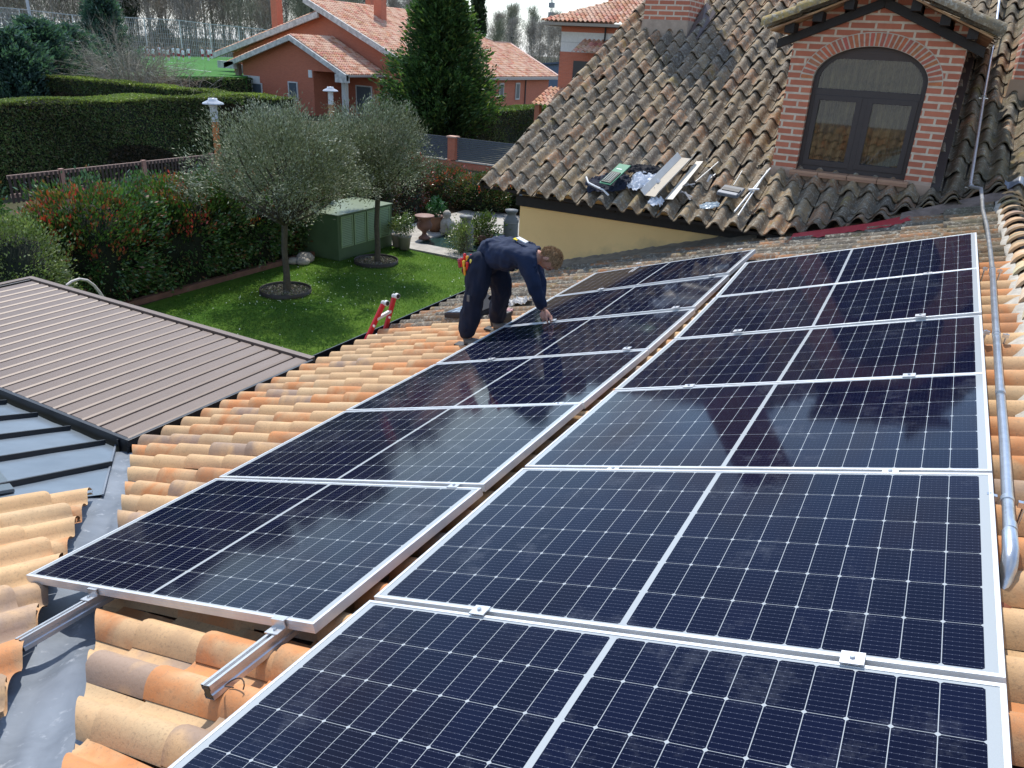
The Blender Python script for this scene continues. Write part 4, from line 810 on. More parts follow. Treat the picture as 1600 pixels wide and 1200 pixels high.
for r_ in rows: m.add(r_, [tuple(range(len(r_)))])
lv = m.build('louvre', TA, root, bevel=.004, fix=False)
for k in range(1, 24):
    c = lv.copy(); COL.objects.link(c); c.parent = root; c.location = (-pit * k, 0, random.uniform(-.001, .001))
for x, y in ((X1 - .08, Y1_ - .0), (X0 + .02, Y1_ - .0), (X0 + .02, Y0_ + .1)):
    m = MB(); m.box((x - .05, y - .05 - .06, GZ), (x + .05, y + .05 - .06, zp - .171)); m.build('post', AN, root)
# ------------------------------------------------------------------ green cabinet
root = thing('louvred_cabinet', (-14.6, 12.0, GZ), 'big olive-green cabinet with louvred doors standing by the hedge', 'cabinet')
bx0, bx1, by0, by1, hz = -15.5, -13.95, 10.62, 13.25, 1.36
GR = mat('olive_green_paint', (.080, .13, .060), .65, 0, 2, .2, .1)
m = MB(); m.box((bx0, by0, GZ), (bx1, by1, GZ + hz)); m.build('cabinet_body', GR, root, bevel=.01)
m = MB(); m.box((bx0 - .03, by0 - .03, GZ + hz + .001), (bx1 + .03, by1 + .03, GZ + hz + .03)); m.build('top_sheet', mat('green_top', (.13, .18, .10), .5, 0, 3, .3, .1), root)
for k in range(4):
    ya = by0 + .12 + k * .61; yb = ya + .55; m = MB()
    for q in (((ya, GZ + .42), (ya + .045, GZ + 1.28)), ((yb - .045, GZ + .42), (yb, GZ + 1.28)), ((ya, GZ + .38), (yb, GZ + .42)), ((ya, GZ + 1.28), (yb, GZ + 1.32))): m.box((bx1, q[0][0], q[0][1]), (bx1 + .03, q[1][0], q[1][1]))
    for j in range(16): z = GZ + .435 + j * .053; m.prism([(bx1 + .002, ya + .046, z + .036), (bx1 + .024, ya + .046, z), (bx1 + .028, ya + .046, z + .004), (bx1 + .006, ya + .046, z + .040)], (0, yb - ya - .092, 0))
    dk = MB(); dk.box((bx1 + .0005, ya + .046, GZ + .421), (bx1 + .0018, yb - .046, GZ + 1.279), (.012, .02, .01)); dk.build('slat_gap_shade', MT['any'], root)  # dark sheet behind the slats, its colour stands for shade in the gaps
    m.build('louvred_door', mat('pale_green_louvre', (.22, .31, .16), .6, 0, 3, .15, .05) if k == 0 else bpy.data.materials['pale_green_louvre'], root)
# ------------------------------------------------------------------ garden things
def gz(px, py, z=None): a = at(px, py, 2, zt if z is None else z); return (float(a[0]), float(a[1]))
def lathe_thing(name, loc, prof, col, lab, cat_, mt='any', n=20):
    root = thing(name, loc, lab, cat_); m = MB(); m.lathe(loc, prof, n, col); m.build('body', MT[mt], root, fix=False); return root
def potplant(root, c, r_, n, size, cols, asp=.4):
    ce = ellipsoid(max(8, n // 40), c, r_, .3); V, F, C = clumps(ce, .14, 40, size, cols, None, asp, .3); fast('foliage', V, F, C, MT['leafg'], root)
UR = gz(663, 373)
u_ = lathe_thing('terracotta_urn', (*UR, zt), [(0, 0), (.20, 0), (.20, .05), (.10, .12), (.07, .2), (.10, .26), (.24, .36), (.27, .5), (.20, .62), (.25, .72), (.34, .78), (.33, .80), (.2, .74), (0, .70)], (.20, .10, .075), 'dark terracotta urn with flared rim and handles on the patio', 'urn')
for sg in (-1, 1):
    m = MB(); m.tube([(UR[0], UR[1] + sg * .2, zt + .66), (UR[0], UR[1] + sg * .36, zt + .6), (UR[0], UR[1] + sg * .34, zt + .46), (UR[0], UR[1] + sg * .25, zt + .42)], .022, 8, (.19, .10, .075)); m.build('handle', MT['any'], u_)
CPX = gz(680, 361); p_ = lathe_thing('clay_pot', (*CPX, zt), [(0, 0), (.18, 0), (.30, .2), (.33, .38), (.28, .5), (.31, .54), (.26, .54), (0, .45)], (.26, .13, .075), 'round brown clay pot with a green plant behind the urn', 'plant pot'); potplant(p_, (*CPX, zt + .85), (.3, .3, .35), 900, .16, [(.02, .08, .02), (.03, .12, .03)], .18)
GP = gz(632, 389); p_ = lathe_thing('pot', (*GP, GZ + .05), [(0, 0), (.16, 0), (.21, .38), (.235, .40), (.235, .45), (.2, .45), (0, .4)], (.24, .22, .19), 'grey tapered pot with a leafy plant at the corner of the cabinet', 'plant pot'); potplant(p_, (*GP, GZ + .85), (.33, .33, .40), 1400, .07, [(.07, .12, .03), (.12, .17, .05), (.17, .2, .09)])
GQ = gz(620, 385); p_ = lathe_thing('pot', (*GQ, GZ + .05), [(0, 0), (.13, 0), (.17, .34), (.19, .36), (.19, .4), (.16, .4), (0, .36)], (.30, .25, .20), 'small clay pot with yellowish leaves squeezed beside the cabinet', 'plant pot'); potplant(p_, (*GQ, GZ + .7), (.22, .22, .26), 700, .07, [(.12, .16, .03), (.16, .2, .05)])
for (x, y, lab) in ((*gz(727, 390), 'grey milk churn with a narrow neck beyond the pond'), (*gz(797, 378), 'grey milk churn close to the yellow wall corner')):
    root = thing('milk_churn', (x, y, zt), lab, 'milk churn', 'grey milk churns on the patio'); m = MB(); m.lathe((x, y, zt), [(0, 0), (.24, 0), (.26, .04), (.25, .7), (.22, .82), (.15, .9), (.15, .98), (.21, 1.04), (.22, 1.1), (0, 1.12)], 20, (.15, .155, .155)); m.build('body', MT['any'], root, fix=False)
    m = MB()
    for zb in (.12, .66): m.lathe((x, y, zt + zb), [(.255, 0), (.268, .02), (.255, .04)], 20, (.2, .2, .2))
    m.build('hoop', MT['any'], root, fix=False)
    for sg in (-1, 1): m = MB(); m.tube([(x + sg * .2, y, zt + .84), (x + sg * .3, y, zt + .88), (x + sg * .28, y, zt + .72), (x + sg * .235, y, zt + .7)], .014, 7, (.2, .2, .2)); m.build('handle', MT['any'], root)
BW = gz(752, 378)
shrub('shallow_bowl_plant', (*BW, zt), (.55, .55, .42), 2600, .10, [(.07, .11, .03), (.11, .14, .04), (.05, .07, .02)], None, 'leafy plant in a low brown bowl between the two milk churns', 'plant', stems=4, core=False)
m = MB(); m.lathe((*BW, zt), [(0, 0), (.35, 0), (.45, .28), (.40, .28), (0, .24)], 18, (.14, .07, .05)); tag(m.build('planting_bowl', MT['any'], None, (*BW, zt), fix=False), 'low dark brown planting bowl between the two milk churns', 'bowl')
shrub('pond_plant', (-11.55, 13.75, GZ), (.32, .32, .55), 2600, .06, [(.14, .17, .05), (.10, .14, .04), (.2, .22, .09)], None, 'spindly green-leaved plant at the near edge of the pond beside the worker', 'plant', stems=7, core=False)
# crouching stone frog statue by the pond
ST = gz(698, 364)
root = thing('garden_statue', (ST[0], ST[1], zt), 'small pale stone animal figure sitting at the edge of the pond', 'statue'); m = MB()
m.lathe((ST[0], ST[1], zt), [(0, 0), (.24, 0), (.26, .1), (.22, .16), (.25, .26), (.23, .4), (.15, .5), (.10, .54), (.15, .62), (.14, .72), (.06, .8), (0, .81)], 16, (.50, .46, .38))
for sg in (-1, 1): m.tube([(ST[0] + .1, ST[1] + sg * .16, zt + .4), (ST[0] + .25, ST[1] + sg * .2, zt + .2), (ST[0] + .27, ST[1] + sg * .12, zt + .04)], [.07, .06, .05], 8, (.48, .44, .36))
m.build('carved_body', MT['stone'], root, fix=False)
m = MB()
for k, (x, y, r_) in enumerate(((-14.72, 10.0, .26), (-14.55, 9.72, .2), (-14.8, 9.6, .17))):
    q = MB(); q.lathe((x, y, GZ), [(0, 0), (r_, .02), (r_ * 1.1, r_ * .5), (r_ * .7, r_ * .95), (0, r_ * 1.1)], 9, (.17 + .03 * k, .13, .085)); tag(q.build('boulder', MT['stone'], None, (x, y, GZ), fix=False), ['largest brown boulder beside the cabinet', 'brown boulder nearest the lawn, beside the cabinet', 'smallest brown boulder of the heap beside the cabinet'][k], 'boulder')
m = MB(); P = [(-10.35 + .22 * math.cos(t) * (1 + .3 * math.sin(3 * t)), 12.35 + .16 * math.sin(t), GZ + .07 + .02 * math.sin(2 * t)) for t in np.linspace(0, 6.0, 9)]; m.add([(x, y, z) for x, y, z in P] + [(-10.35, 12.35, GZ + .13)], [(i, (i + 1) % 9, 9) for i in range(9)], (.62, .62, .60)); tag(m.build('paper_scrap', MT['any'], None, (-10.35, 12.35, GZ + .05), fix=False), 'white scrap of paper lying on the lawn by the pond', 'paper')
# pale garden hose arch
pts = [Vector(at(x, y, 0, -10.2)) for x, y in ((104, 446), (112, 440), (124, 436), (136, 438), (147, 446), (156, 457), (163, 468), (168, 482))]
a0 = pts[0]; a1 = pts[-1]
m = MB(); m.tube(pts, .022, 10, (.55, .50, .46)); tag(m.build('bent_hose', MT['any'], None, (-10.2, a0[1], a1[2] - .5)), 'pale bent hose arching up behind the pergola edge', 'hose')
# ------------------------------------------------------------------ conifers, bare trees
def conifer(name, loc, h, r_, lab, nb, cols, p, leafs=.16, per=70, upt=.45, group=None, droop=0., zmin=.03, taper=.95):
    root = thing(name, loc, lab, 'conifer', group); x, y, z = loc; m = MB(); m.tube([(x, y, z - .1), (x + .05, y, z + h * .5), (x, y, z + h * .97)], [.03 * h, .018 * h, .02], 8, (.09, .06, .045)); m.build('trunk', MT['bark'], root, fix=False)
    parts = []; zz = zmin + (1 - zmin) * rng.random(nb) ** 1.25; az_ = rng.uniform(0, 6.28, nb); mt = MB()
    P = []; D = []; tone = []
    for i in range(nb):
        L_ = r_ * (1 - zz[i]) ** taper * rng.uniform(.74, 1.12) * (1 + .07 * math.sin(az_[i] * 3 + zz[i] * 14) + .07 * math.sin(az_[i] * 7 - zz[i] * 31)) + .12; a = az_[i]; d = np.array([math.cos(a), math.sin(a), 0]); b = np.array([x, y, z + h * zz[i] * .97]); q = np.linspace(.25, 1, 9)
        pts = b + d * (L_ * q)[:, None] + np.array([0, 0, 1]) * (L_ * (upt * q ** 2 - droop * q))[:, None]
        if i % 3 == 0: mt.tube([b, pts[4], pts[-1]], [.03, .018, .006], 4, (.07, .05, .035), cap=False)
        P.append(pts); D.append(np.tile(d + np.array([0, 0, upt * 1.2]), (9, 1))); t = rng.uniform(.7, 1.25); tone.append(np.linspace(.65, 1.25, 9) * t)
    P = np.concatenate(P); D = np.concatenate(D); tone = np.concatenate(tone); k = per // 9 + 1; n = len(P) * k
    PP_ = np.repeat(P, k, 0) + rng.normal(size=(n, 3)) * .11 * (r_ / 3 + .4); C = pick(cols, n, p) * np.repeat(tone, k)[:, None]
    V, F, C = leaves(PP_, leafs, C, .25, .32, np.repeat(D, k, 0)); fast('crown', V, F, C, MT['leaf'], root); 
    if mt.n: mt.build('branches', MT['bark'], root, fix=False)
    return root
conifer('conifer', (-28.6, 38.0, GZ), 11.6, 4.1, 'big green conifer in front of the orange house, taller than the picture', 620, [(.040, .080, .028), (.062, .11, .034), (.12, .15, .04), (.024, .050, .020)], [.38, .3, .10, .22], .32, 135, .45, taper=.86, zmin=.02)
BLU = [(.045, .085, .075), (.065, .11, .10), (.03, .06, .055)]
for i, (px, yb, D_, h, r_, lab) in enumerate(((18, 95, 47, 5.6, 3.2, 'low blue-green conifer at the very left edge behind the far hedge'), (62, 95, 50, 6.4, 3.4, 'second blue-green conifer from the left behind the far hedge'), (104, 95, 54, 6.1, 3.2, 'spreading blue-green conifer right of the two leftmost ones'), (140, 95, 60, 5.4, 2.8, 'dim blue-green conifer half behind the bare bush'), (168, 95, 66, 9.3, 2.9, 'tallest blue-green conifer, rising above the bare bush'))):
    d = MR @ np.array([(px - 800) / FP, (yb - 600) / FP, 1.]); P0 = CP + d * D_
    conifer('blue_conifer', (P0[0], P0[1], GZ), h, r_, lab, 230, BLU, [.45, .3, .25], .30, 110, .5, 'blue-green conifers behind the far hedge', taper=.55, zmin=.15)
P0 = CP + (MR @ np.array([(747 - 800) / FP, (40 - 600) / FP, 1.])) * 105
conifer('cypress', (P0[0], P0[1], GZ), 17, 1.25, 'thin dark cypress standing above the orange house roof', 420, [(.02, .035, .015), (.03, .045, .02)], None, .35, 60, 1.6, taper=.35)
def twigtree(name, h, spread, ntw, col, tw=.035, tl=.9, levels=2, nbr=16, poplar=True, thick=.16):
    m = MB(); m.tube([(0, 0, -.2), (.05, .03, h * .45), (0, 0, h * .96)], [thick, thick * .6, .02], 6, col, cap=False); P = []; D = []
    for i in range(nbr):
        z0_ = h * rng.uniform(.18, .85); a = rng.uniform(0, 6.28); L_ = spread * (1.15 - z0_ / h) * rng.uniform(.7, 1.2); up_ = rng.uniform(.8, 1.8) if poplar else rng.uniform(.2, .9)
        b = np.array([0, 0, z0_]); t = b + np.array([math.cos(a) * L_, math.sin(a) * L_, L_ * up_]); mid = (b + t) / 2 + rng.normal(size=3) * .15 * L_; m.tube([b, mid, t], [thick * .35, thick * .2, .015], 4, col, cap=False)
        for q in np.linspace(.15, 1, 8): P.append(b + (t - b) * q + rng.normal(size=3) * .12 * L_); D.append((t - b) / np.linalg.norm(t - b))
    P = np.array(P); D = np.array(D); k = max(1, ntw // len(P)); n = len(P) * k; Pp = np.repeat(P, k, 0) + rng.normal(size=(n, 3)) * spread * .16
    d = nrm(np.repeat(D, k, 0) + rng.normal(size=(n, 3)) * .55 + np.array([0, 0, .35])); s_ = nrm(np.cross(d, rng.normal(size=(n, 3)))) * tw; L_ = (tl * rng.uniform(.4, 1.2, n))[:, None]
    V = np.stack([Pp - s_ / 2, Pp + s_ / 2, Pp + d * L_], 1).reshape(-1, 3); C = np.array(col) * rng.uniform(.7, 1.4, (n, 1)); Vq = np.concatenate([V.reshape(-1, 3, 3), V.reshape(-1, 3, 3)[:, 2:3]], 1)
    return m, V, np.arange(3 * n).reshape(n, 3), C
protos = []
def bare_proto(lab, group, *a, **kw):
    root = thing('bare_tree', (0, 0, 0), lab, 'tree', group); m, V, F, C = twigtree('x', *a, **kw); m.build('trunk', MT['bark'], root, fix=False); fast('twigs', V, F, C, MT['twig'], root); return root
LB = 'leafless grey-brown tree in the wood behind the sports pitch'; GB = 'bare trees of the far wood'
CT = [(.36, .32, .26), (.31, .28, .235), (.40, .36, .30), (.29, .29, .20), (.26, .27, .18)]  # bark and twig tones lightened in place of distance haze
for i in range(5): protos.append(bare_proto(LB, GB, 17, 3.3, 3600, CT[i], .060, 1.5, 2, 26, True, .16))
def ivy(root, h):
    n = 2600; a = rng.uniform(0, 6.28, n); zc = rng.uniform(.5, h, n); r_ = (.9 + .7 * np.sin(zc * 1.1)) * np.sqrt(rng.random(n)); P = np.stack([r_ * np.cos(a), r_ * np.sin(a), zc], 1); V, F, C = leaves(P, .4, [.028, .042, .020], .4, .7); fast('ivy', V, F, C, MT['leaf'], root)
ivp = bare_proto('ivy-clad bare tree in the wood behind the sports pitch', 'ivy-clad trees of the far wood', 17, 2.6, 1500, CT[1], .07, 1.4, 2, 20, True, .3); ivy(ivp, 11)
used = set()
def place(pr, px, D_, s, rz):
    d = MR @ np.array([(px - 800) / FP, (60 - 600) / FP, 1.]); P0 = CP + d * D_; o = pr if pr.name not in used else copy_tree(pr); used.add(pr.name); o.location = (P0[0], P0[1], GZ); o.scale = (s, s, s * 1.0); o.rotation_euler = (0, 0, rz); return o
random.seed(5)
for row, (D0, D1, npx) in enumerate(((172, 186, 28), (196, 214, 30), (225, 250, 28))):
    for i in range(npx + 26):
        px = -40 + 960 * (i + random.uniform(.1, .9)) / npx if i < npx else -40 - 52 * (i - npx + random.random())
        s = random.uniform(.86, 1.12) * (1.75 if px < 400 else 1.42 if px < 520 else 1.12 if px < 700 else .86) * (1 + .12 * row)
        place(ivp if random.random() < .10 else protos[random.randrange(5)], px, random.uniform(D0, D1), s, random.uniform(0, 6.28))
# undergrowth of the wood
P = []; 
n = 62000; px = np.where(rng.random(n) < .68, rng.uniform(-60, 960, n), rng.uniform(-1400, -60, n)); dd = rng.uniform(160, 215, n); hh = rng.random(n) ** 1.3 * (6.4 + 1.8 * np.sin(px * .02) + 3.2 * (px < 480)); dirs = (MR @ np.stack([(px - 800) / FP, np.full(n, -540 / FP), np.ones(n)], 0)).T; P = CP + dirs * dd[:, None]; P[:, 2] = GZ + hh
V, F, C = leaves(P, 1.5, pick([(.24, .21, .16), (.19, .175, .12), (.29, .26, .20), (.16, .17, .10)], n), .3, .07, np.tile([0, 0, 1.2], (n, 1))); tag(fast('undergrowth', V, F, C, MT['twig'], None, (-120, 120, GZ)), 'tangled brown undergrowth of the wood behind the sports pitch', 'undergrowth', kind='stuff')
# bare bush and small bare tree by the hedges
def bush(loc, h, sp, nst, ntw, lab, col, name='bare_bush'):
    root = thing(name, loc, lab, 'bush'); m = MB(); P = []; D = []
    for i in range(nst):
        a = rng.uniform(0, 6.28); q = rng.random() ** .6; t = np.array([math.cos(a) * sp * q, math.sin(a) * sp * q, h * rng.uniform(.6, 1.05) * (1 - .35 * q)]); b = rng.normal(size=3) * .12; b[2] = 0; md = (b + t) / 2 + np.array([0, 0, .25 * h * q]); m.tube([b, md, t], [.035, .022, .008], 4, col, cap=False)
        for s_ in np.linspace(.3, 1, 8): P.append(b * (1 - s_) ** 2 + 2 * md * s_ * (1 - s_) + t * s_ ** 2); D.append(t - md)
    P = np.array(P); D = nrm(np.array(D)); k = ntw // len(P); n = len(P) * k; Pp = np.repeat(P, k, 0); d = nrm(np.repeat(D, k, 0) + rng.normal(size=(n, 3)) * .6); s2 = nrm(np.cross(d, rng.normal(size=(n, 3)))) * .016; L_ = (rng.uniform(.3, 1., n) * h * .22)[:, None]
    off = np.array(loc); V = np.stack([Pp - s2 / 2, Pp + s2 / 2, Pp + d * L_], 1).reshape(-1, 3) + off
    for i in range(len(m.v)): m.v[i] = tuple(np.array(m.v[i]) + off)
    m.build('stems', MT['bark'], root, fix=False); fast('twigs', V, np.arange(3 * n).reshape(n, 3), np.array(col) * rng.uniform(.8, 1.5, (n, 1)), MT['twig'], root)
def gp(px, py, D_): d = MR @ np.array([(px - 800) / FP, (py - 600) / FP, 1.]); P0 = CP + d * D_; return (float(P0[0]), float(P0[1]), GZ)
bush(gp(205, 150, 50), 6.9, 4.4, 120, 5200, 'large leafless fountain-shaped bush behind the hedge corner', (.30, .27, .21))
bush(gp(262, 150, 52), 5.2, 3.0, 60, 2200, 'smaller reddish-brown leafless bush right of the fountain-shaped one', (.27, .20, .14))
bush(gp(292, 150, 46), 5.1, 2.6, 12, 420, 'small bare tree with pale branches beside the orange house', (.34, .31, .26))
# ------------------------------------------------------------------ garden lamps
def lamp(loc, h, lab):
    root = thing('garden_lamp', loc, lab, 'lamp', 'garden lamp posts with disc shades'); x, y, z = loc
    m = MB(); m.tube([(x, y, z), (x, y, z + h - .75)], .11, 14, (.50, .17, .05)); m.build('post', MT['any'], root, fix=False)
    m = MB(); m.tube([(x, y, z + h - .75), (x, y, z + h - .12)], .12, 14, (.55, .57, .6)); m.build('lantern', MT['gloss'], root, fix=False)
    m = MB(); m.lathe((x, y, z + h - .2), [(.12, .09), (.34, .0), (.35, .01), (.32, .05), (.15, .13), (.14, .19), (0, .2)], 22, (.50, .52, .55)); m.build('lamp_shade', MT['gloss'], root, fix=False)
lamp((-20.28, 12, GZ), 4.17, 'orange-posted garden lamp with metal disc shade rising left of the nearer olive tree'); a_ = at(516, 136, 2, -.2); lamp((a_[0], a_[1], GZ), 4.22, 'orange-posted garden lamp with disc shade in front of the orange house porch'); a_ = at(158, 103, 2, -.75); lamp((a_[0], a_[1], GZ), 3.65, 'far garden lamp with disc shade behind the bare bush')
# ------------------------------------------------------------------ orange houses
TCF = lambda s, t: [x * random.uniform(.85, 1.12) for x in ((.46, .20, .12) if random.random() < .5 else (.55, .30, .19) if random.random() < .6 else (.36, .15, .09))]
RT = clay('salmon_roof_tiles', (.58, .38, .27), (.30, .15, .10), (.3, .2, (.3, .2, .15)), .85, 1.2)
def slope_tiles(name, A, e_t, e_s, Lt, Ls, parent, ds=.42, dt=.30, keep=None, clips=()):
    A = np.array(A, float); e_t = nrm(np.array(e_t, float)); e_s = nrm(np.array(e_s, float)); nn = np.cross(e_t, e_s); nn = nn if nn[2] > 0 else -nn
    F = lambda s, t, h: A + np.asarray(s, float)[..., None] * e_s + np.asarray(t, float)[..., None] * e_t + np.asarray(h, float)[..., None] * nn
    return tile_field(name, F, 0, Ls, ds, 0, Lt, dt, lambda q: prof_roman(q, .05), TCF, RT, parent, keep, clips, n=6, lift=.05, jit=.4, thick=.04)
HW = (.62, .60, .56)
h1 = thing('orange_house', (-50, 52, GZ), 'orange-red brick house with white-edged gables left of the big conifer', 'house')
ym = 47.0
m = MB(); m.prism([(-56.0, ym, GZ), (-47.7, ym, GZ), (-47.7, ym, 1.05), (-49.4, ym, 1.75), (-56.0, ym, -.35)], (0, .3, 0)); m.prism([(-47.7, ym, -.75), (-43.9, ym, -.75), (-47.7, ym, 1.05)], (0, .3, 0)); m.box((-47.9, ym + .3, GZ), (-47.7, 52, .9)); m.box((-47.7, 50.6, GZ), (-43.6, 50.9, -.8)); m.box((-56.3, ym + .3, GZ), (-56.0, 52, -.5)); m.build('gable_wall', MT['housebrick'], h1)
m = MB(); m.box((-56.02, ym - .04, GZ), (-54.0, ym - .001, -1.55), HW); m.build('white_render', MT['any'], h1)
def winp(x0, x1, y, z0_, z1_, par, fr=(.6, .6, .58)):
    m = MB()
    for q in (((x0, z0_), (x0 + .1, z1_)), ((x1 - .1, z0_), (x1, z1_)), ((x0 + .1, z0_), (x1 - .1, z0_ + .1)), ((x0 + .1, z1_ - .1), (x1 - .1, z1_))): m.box((q[0][0], y - .1, q[0][1]), (q[1][0], y - .0, q[1][1]), fr)
    w_ = m.build('window', MT['any'], par); m = MB(); m.box((x0 + .1, y - .05, z0_ + .1), (x1 - .1, y - .03, z1_ - .1), (.09, .11, .13)); m.build('pane', MT['gloss'], w_)
winp(-55.0, -53.7, ym - .045, -4.3, -2.1, h1); winp(-50.6, -49.5, ym - .002, -3.3, -1.75, h1); winp(-46.0, -44.2, 50.58, -4.2, -1.8, h1)
m = MB(); m.box((-48.2, ym - .06, -1.3), (-47.8, ym - .001, -.7), (.7, .7, .68)); m.build('alarm_box', MT['any'], h1)
m = MB(); m.box((-44.5, ym - .15, GZ), (-44.1, ym + .25, -.95), (.55, .53, .48)); m.build('porch_column', MT['any'], h1)
m = MB(); m.box((-59.4, 49.5, GZ), (-59.0, 49.9, -.8), (.45, .42, .38)); m.build('column', MT['any'], h1); m = MB(); m.box((-57.0, ym, GZ), (-56.6, ym + .4, -.6), (.30, .22, .18)); m.build('column', MT['any'], h1)
m = MB(); c_ = HW
def fascia(P, Q, d=.42, t=.25): m.prism([P, Q, (Q[0], Q[1], Q[2] - d), (P[0], P[1], P[2] - d)], (0, t, 0), c_)
fascia((-57.4, ym - .9, -.62), (-49.4, ym - .9, 1.97)); fascia((-49.4, ym - .9, 1.97), (-43.3, ym - .9, -.87)); m.box((-58.2, ym - .9, -1.05), (-56.2, ym - .5, -.45), c_); m.box((-44.5, ym - .95, -1.45), (-43.3, ym - .5, -.8), c_); m.build('white_bargeboard', mat('streaked_white_concrete', (1, 1, 1), .85, 0, 3, .5, .2, attr=True), h1)
g1 = math.hypot(6.1, 2.84); slope_tiles('front_roof', (-43.3, ym - .7, -.80), (0, 1, 0), (-6.1, 0, 2.84), 5.4, g1 + .02, h1); slope_tiles('front_roof_left', (-57.4, ym - .7, -.55), (0, 1, 0), (8.0, 0, 2.59), 5.4, math.hypot(8, 2.59), h1)
m = MB(); m.box((-43.3, ym - .7, -1.0), (-43.1, 51.5, -.83), (.32, .28, .25)); m.build('roof_gutter', MT['any'], h1)
# main gable behind
yg = 52.0
m = MB(); m.prism([(-62.5, yg, GZ), (-40, yg, GZ), (-40, yg, -.4), (-51.7, yg, 4.7), (-51.7, yg, 3.4), (-62.5, yg, .1)], (0, .3, 0)); m.box((-39.2, 52.3, GZ), (-38.95, 75.0, -.75)); m.box((-62.5, yg + .3, GZ), (-62.2, 75, 0)); m.build('main_wall', MT['housebrick'], h1)
m = MB(); fascia((-64.3, yg - .9, .02), (-50.6, yg - .9, 4.05), .5); fascia((-52.2, yg - .95, 5.2), (-43.9, yg - .95, 1.62), .5); fascia((-43.9, yg - .95, 1.62), (-38.5, yg - .95, -.75), .5); m.build('white_verge', bpy.data.materials['streaked_white_concrete'], h1)
es = np.array([-13.4, 0, 5.76]); slope_tiles('main_roof', (-38.5, yg - .8, -.70), (0, 1, 0), es, 26.8, 14.6, h1, .42, .33, None,
    [(Vector((-38.6, 76.2, 0)), Vector((.28, 1, 0)).normalized()), (Vector((-47.45, 74.3, 0)), Vector((-.93, .37, 0)).normalized())] if False else [(Vector((-38.6, 76.2, 0)), Vector((.28, 1, 0)).normalized())])
for o_ in [c for c in h1.children if c.name.startswith('main_roof')]:
    bm = bmesh.new(); bm.from_mesh(o_.data); dl = []
    for f in bm.faces:
        c = f.calc_center_median(); X_, Y_ = c.x - 50, c.y + 52
        if X_ < -45.87 and Y_ > 69.5 + (X_ + 52) * .78 : dl.append(f)
    bmesh.ops.delete(bm, geom=dl, context='FACES'); bm.to_mesh(o_.data); bm.free()
slope_tiles('main_roof_left', (-64.2, yg - .8, .1), (0, 1, 0), (13.5, 0, 4.0), 20, 14.1, h1, .42, .33)
m = MB(); m.bar((-45.87, 74.4, 2.50), (-45.87, 78.2, 2.50), .35, .14, col=(.55, .36, .28)); m.bar((-45.87, 74.4, 2.50), (-49.3, 74.4 - 2.8, 3.95), .35, .14, col=(.55, .36, .28)); m.bar((-45.87, 78.2, 2.45), (-38.5, 76.3, -.62), .35, .14, col=(.55, .36, .28)); m.build('ridge_tiles', MT['any'], h1)
m = MB(); m.box((-38.6, yg, -1.0), (-38.3, 76, -.74), (.42, .36, .32)); m.build('eaves_gutter', MT['any'], h1)
for px in (782, 807):
    a_ = at(px, 165, 0, -38.94); m = MB(); m.box((-38.94, a_[1] - .45, -2.95), (-38.85, a_[1] + .45, -1.3), (.5, .48, .45)); w_ = m.build('window', MT['any'], h1); m = MB(); m.box((-38.849, a_[1] - .32, -2.8), (-38.84, a_[1] + .32, -1.45), (.10, .11, .12)); m.build('pane', MT['gloss'], w_)
m = MB(); a_ = at(820, 150, 0, -38.9); m.tube([(-38.85, a_[1], -1), (-38.85, a_[1], GZ)], .07, 8, (.10, .07, .06)); m.build('downpipe', MT['any'], h1)
for px, y_, zt_, wd in ((428, 54.5, 6.2, .75), (590, 58, 7.2, .9), (575, 62, 7.0, .6)):
    a_ = at(px, 20, 1, y_); m = MB(); m.box((a_[0] - wd / 2, y_, -.5 if px < 500 else 2.5), (a_[0] + wd / 2, y_ + .8, zt_)); ch_ = m.build('chimney', MT['housebrick'], h1)
# house on the right
h2 = thing('brick_house', (-15, 38, GZ), 'orange brick house with a white band and tiled roof, above the old roof verge', 'house'); yh = 36.
m = MB(); m.box((-19.2, yh, GZ), (-8, 44, 1.79)); m.box((-19.2, yh, 2.82), (-8, 44, 3.1)); m.build('brick_wall', MT['housebrick'], h2)
m = MB(); m.box((-19.18, yh + .02, 1.791), (-8, 43.98, 2.819), (.66, .62, .56)); m.box((-19.2, yh + .0, 2.28), (-8, yh + .019, 2.30), (.4, .37, .33)); m.build('white_band', MT['any'], h2)
m = MB(); m.box((-20.05, yh - .8, 3.11), (-7, 44.6, 3.26), (.30, .25, .20)); m.build('eaves_soffit', MT['any'], h2)
slope_tiles('hipped_roof', (-20.1, yh - .85, 3.33), (1, 0, 0), (0, 3.6, 1.45), 13, 4.6, h2, .40, .27, None, [(Vector((-20.1, yh - .85, 0)), Vector((-1, 1, 0)).normalized())])
slope_tiles('hipped_roof_side', (-20.1, yh - .85, 3.33), (0, 1, 0), (3.6, 0, 1.45), 9, 4.6, h2, .40, .27, None, [(Vector((-20.1, yh - .85, 0)), Vector((1, -1, 0)).normalized())])
m = MB(); m.box((-18.3, yh - .03, .15), (-16.4, yh - .002, 1.35), (.02, .02, .024)); m.build('dark_window', MT['gloss'], h2); m = MB(); m.tube([(-16.5, yh - .08, 3.1), (-16.5, yh - .08, 2.0)], .05, 8, (.03, .03, .03)); m.build('downpipe', MT['any'], h2)
a_ = at(893, 80, 1, 34.6); slope_tiles('lean_to_roof', (a_[0], 34.6, a_[2]), (1, 0, 0), (0, 1.4, .62), 3.5, 1.5, h2, .4, .27); a_ = at(828, 162, 1, 33.5); slope_tiles('porch_roof', (a_[0], 33.5, a_[2]), (1, 0, 0), (0, 2.4, .9), 4.5, 2.5, h2, .4, .27)
m = MB(); m.box((a_[0] + .2, 33.7, GZ), (a_[0] + .5, 34, a_[2] - .05), (.35, .12, .06)); m.build('porch_column', MT['any'], h2)
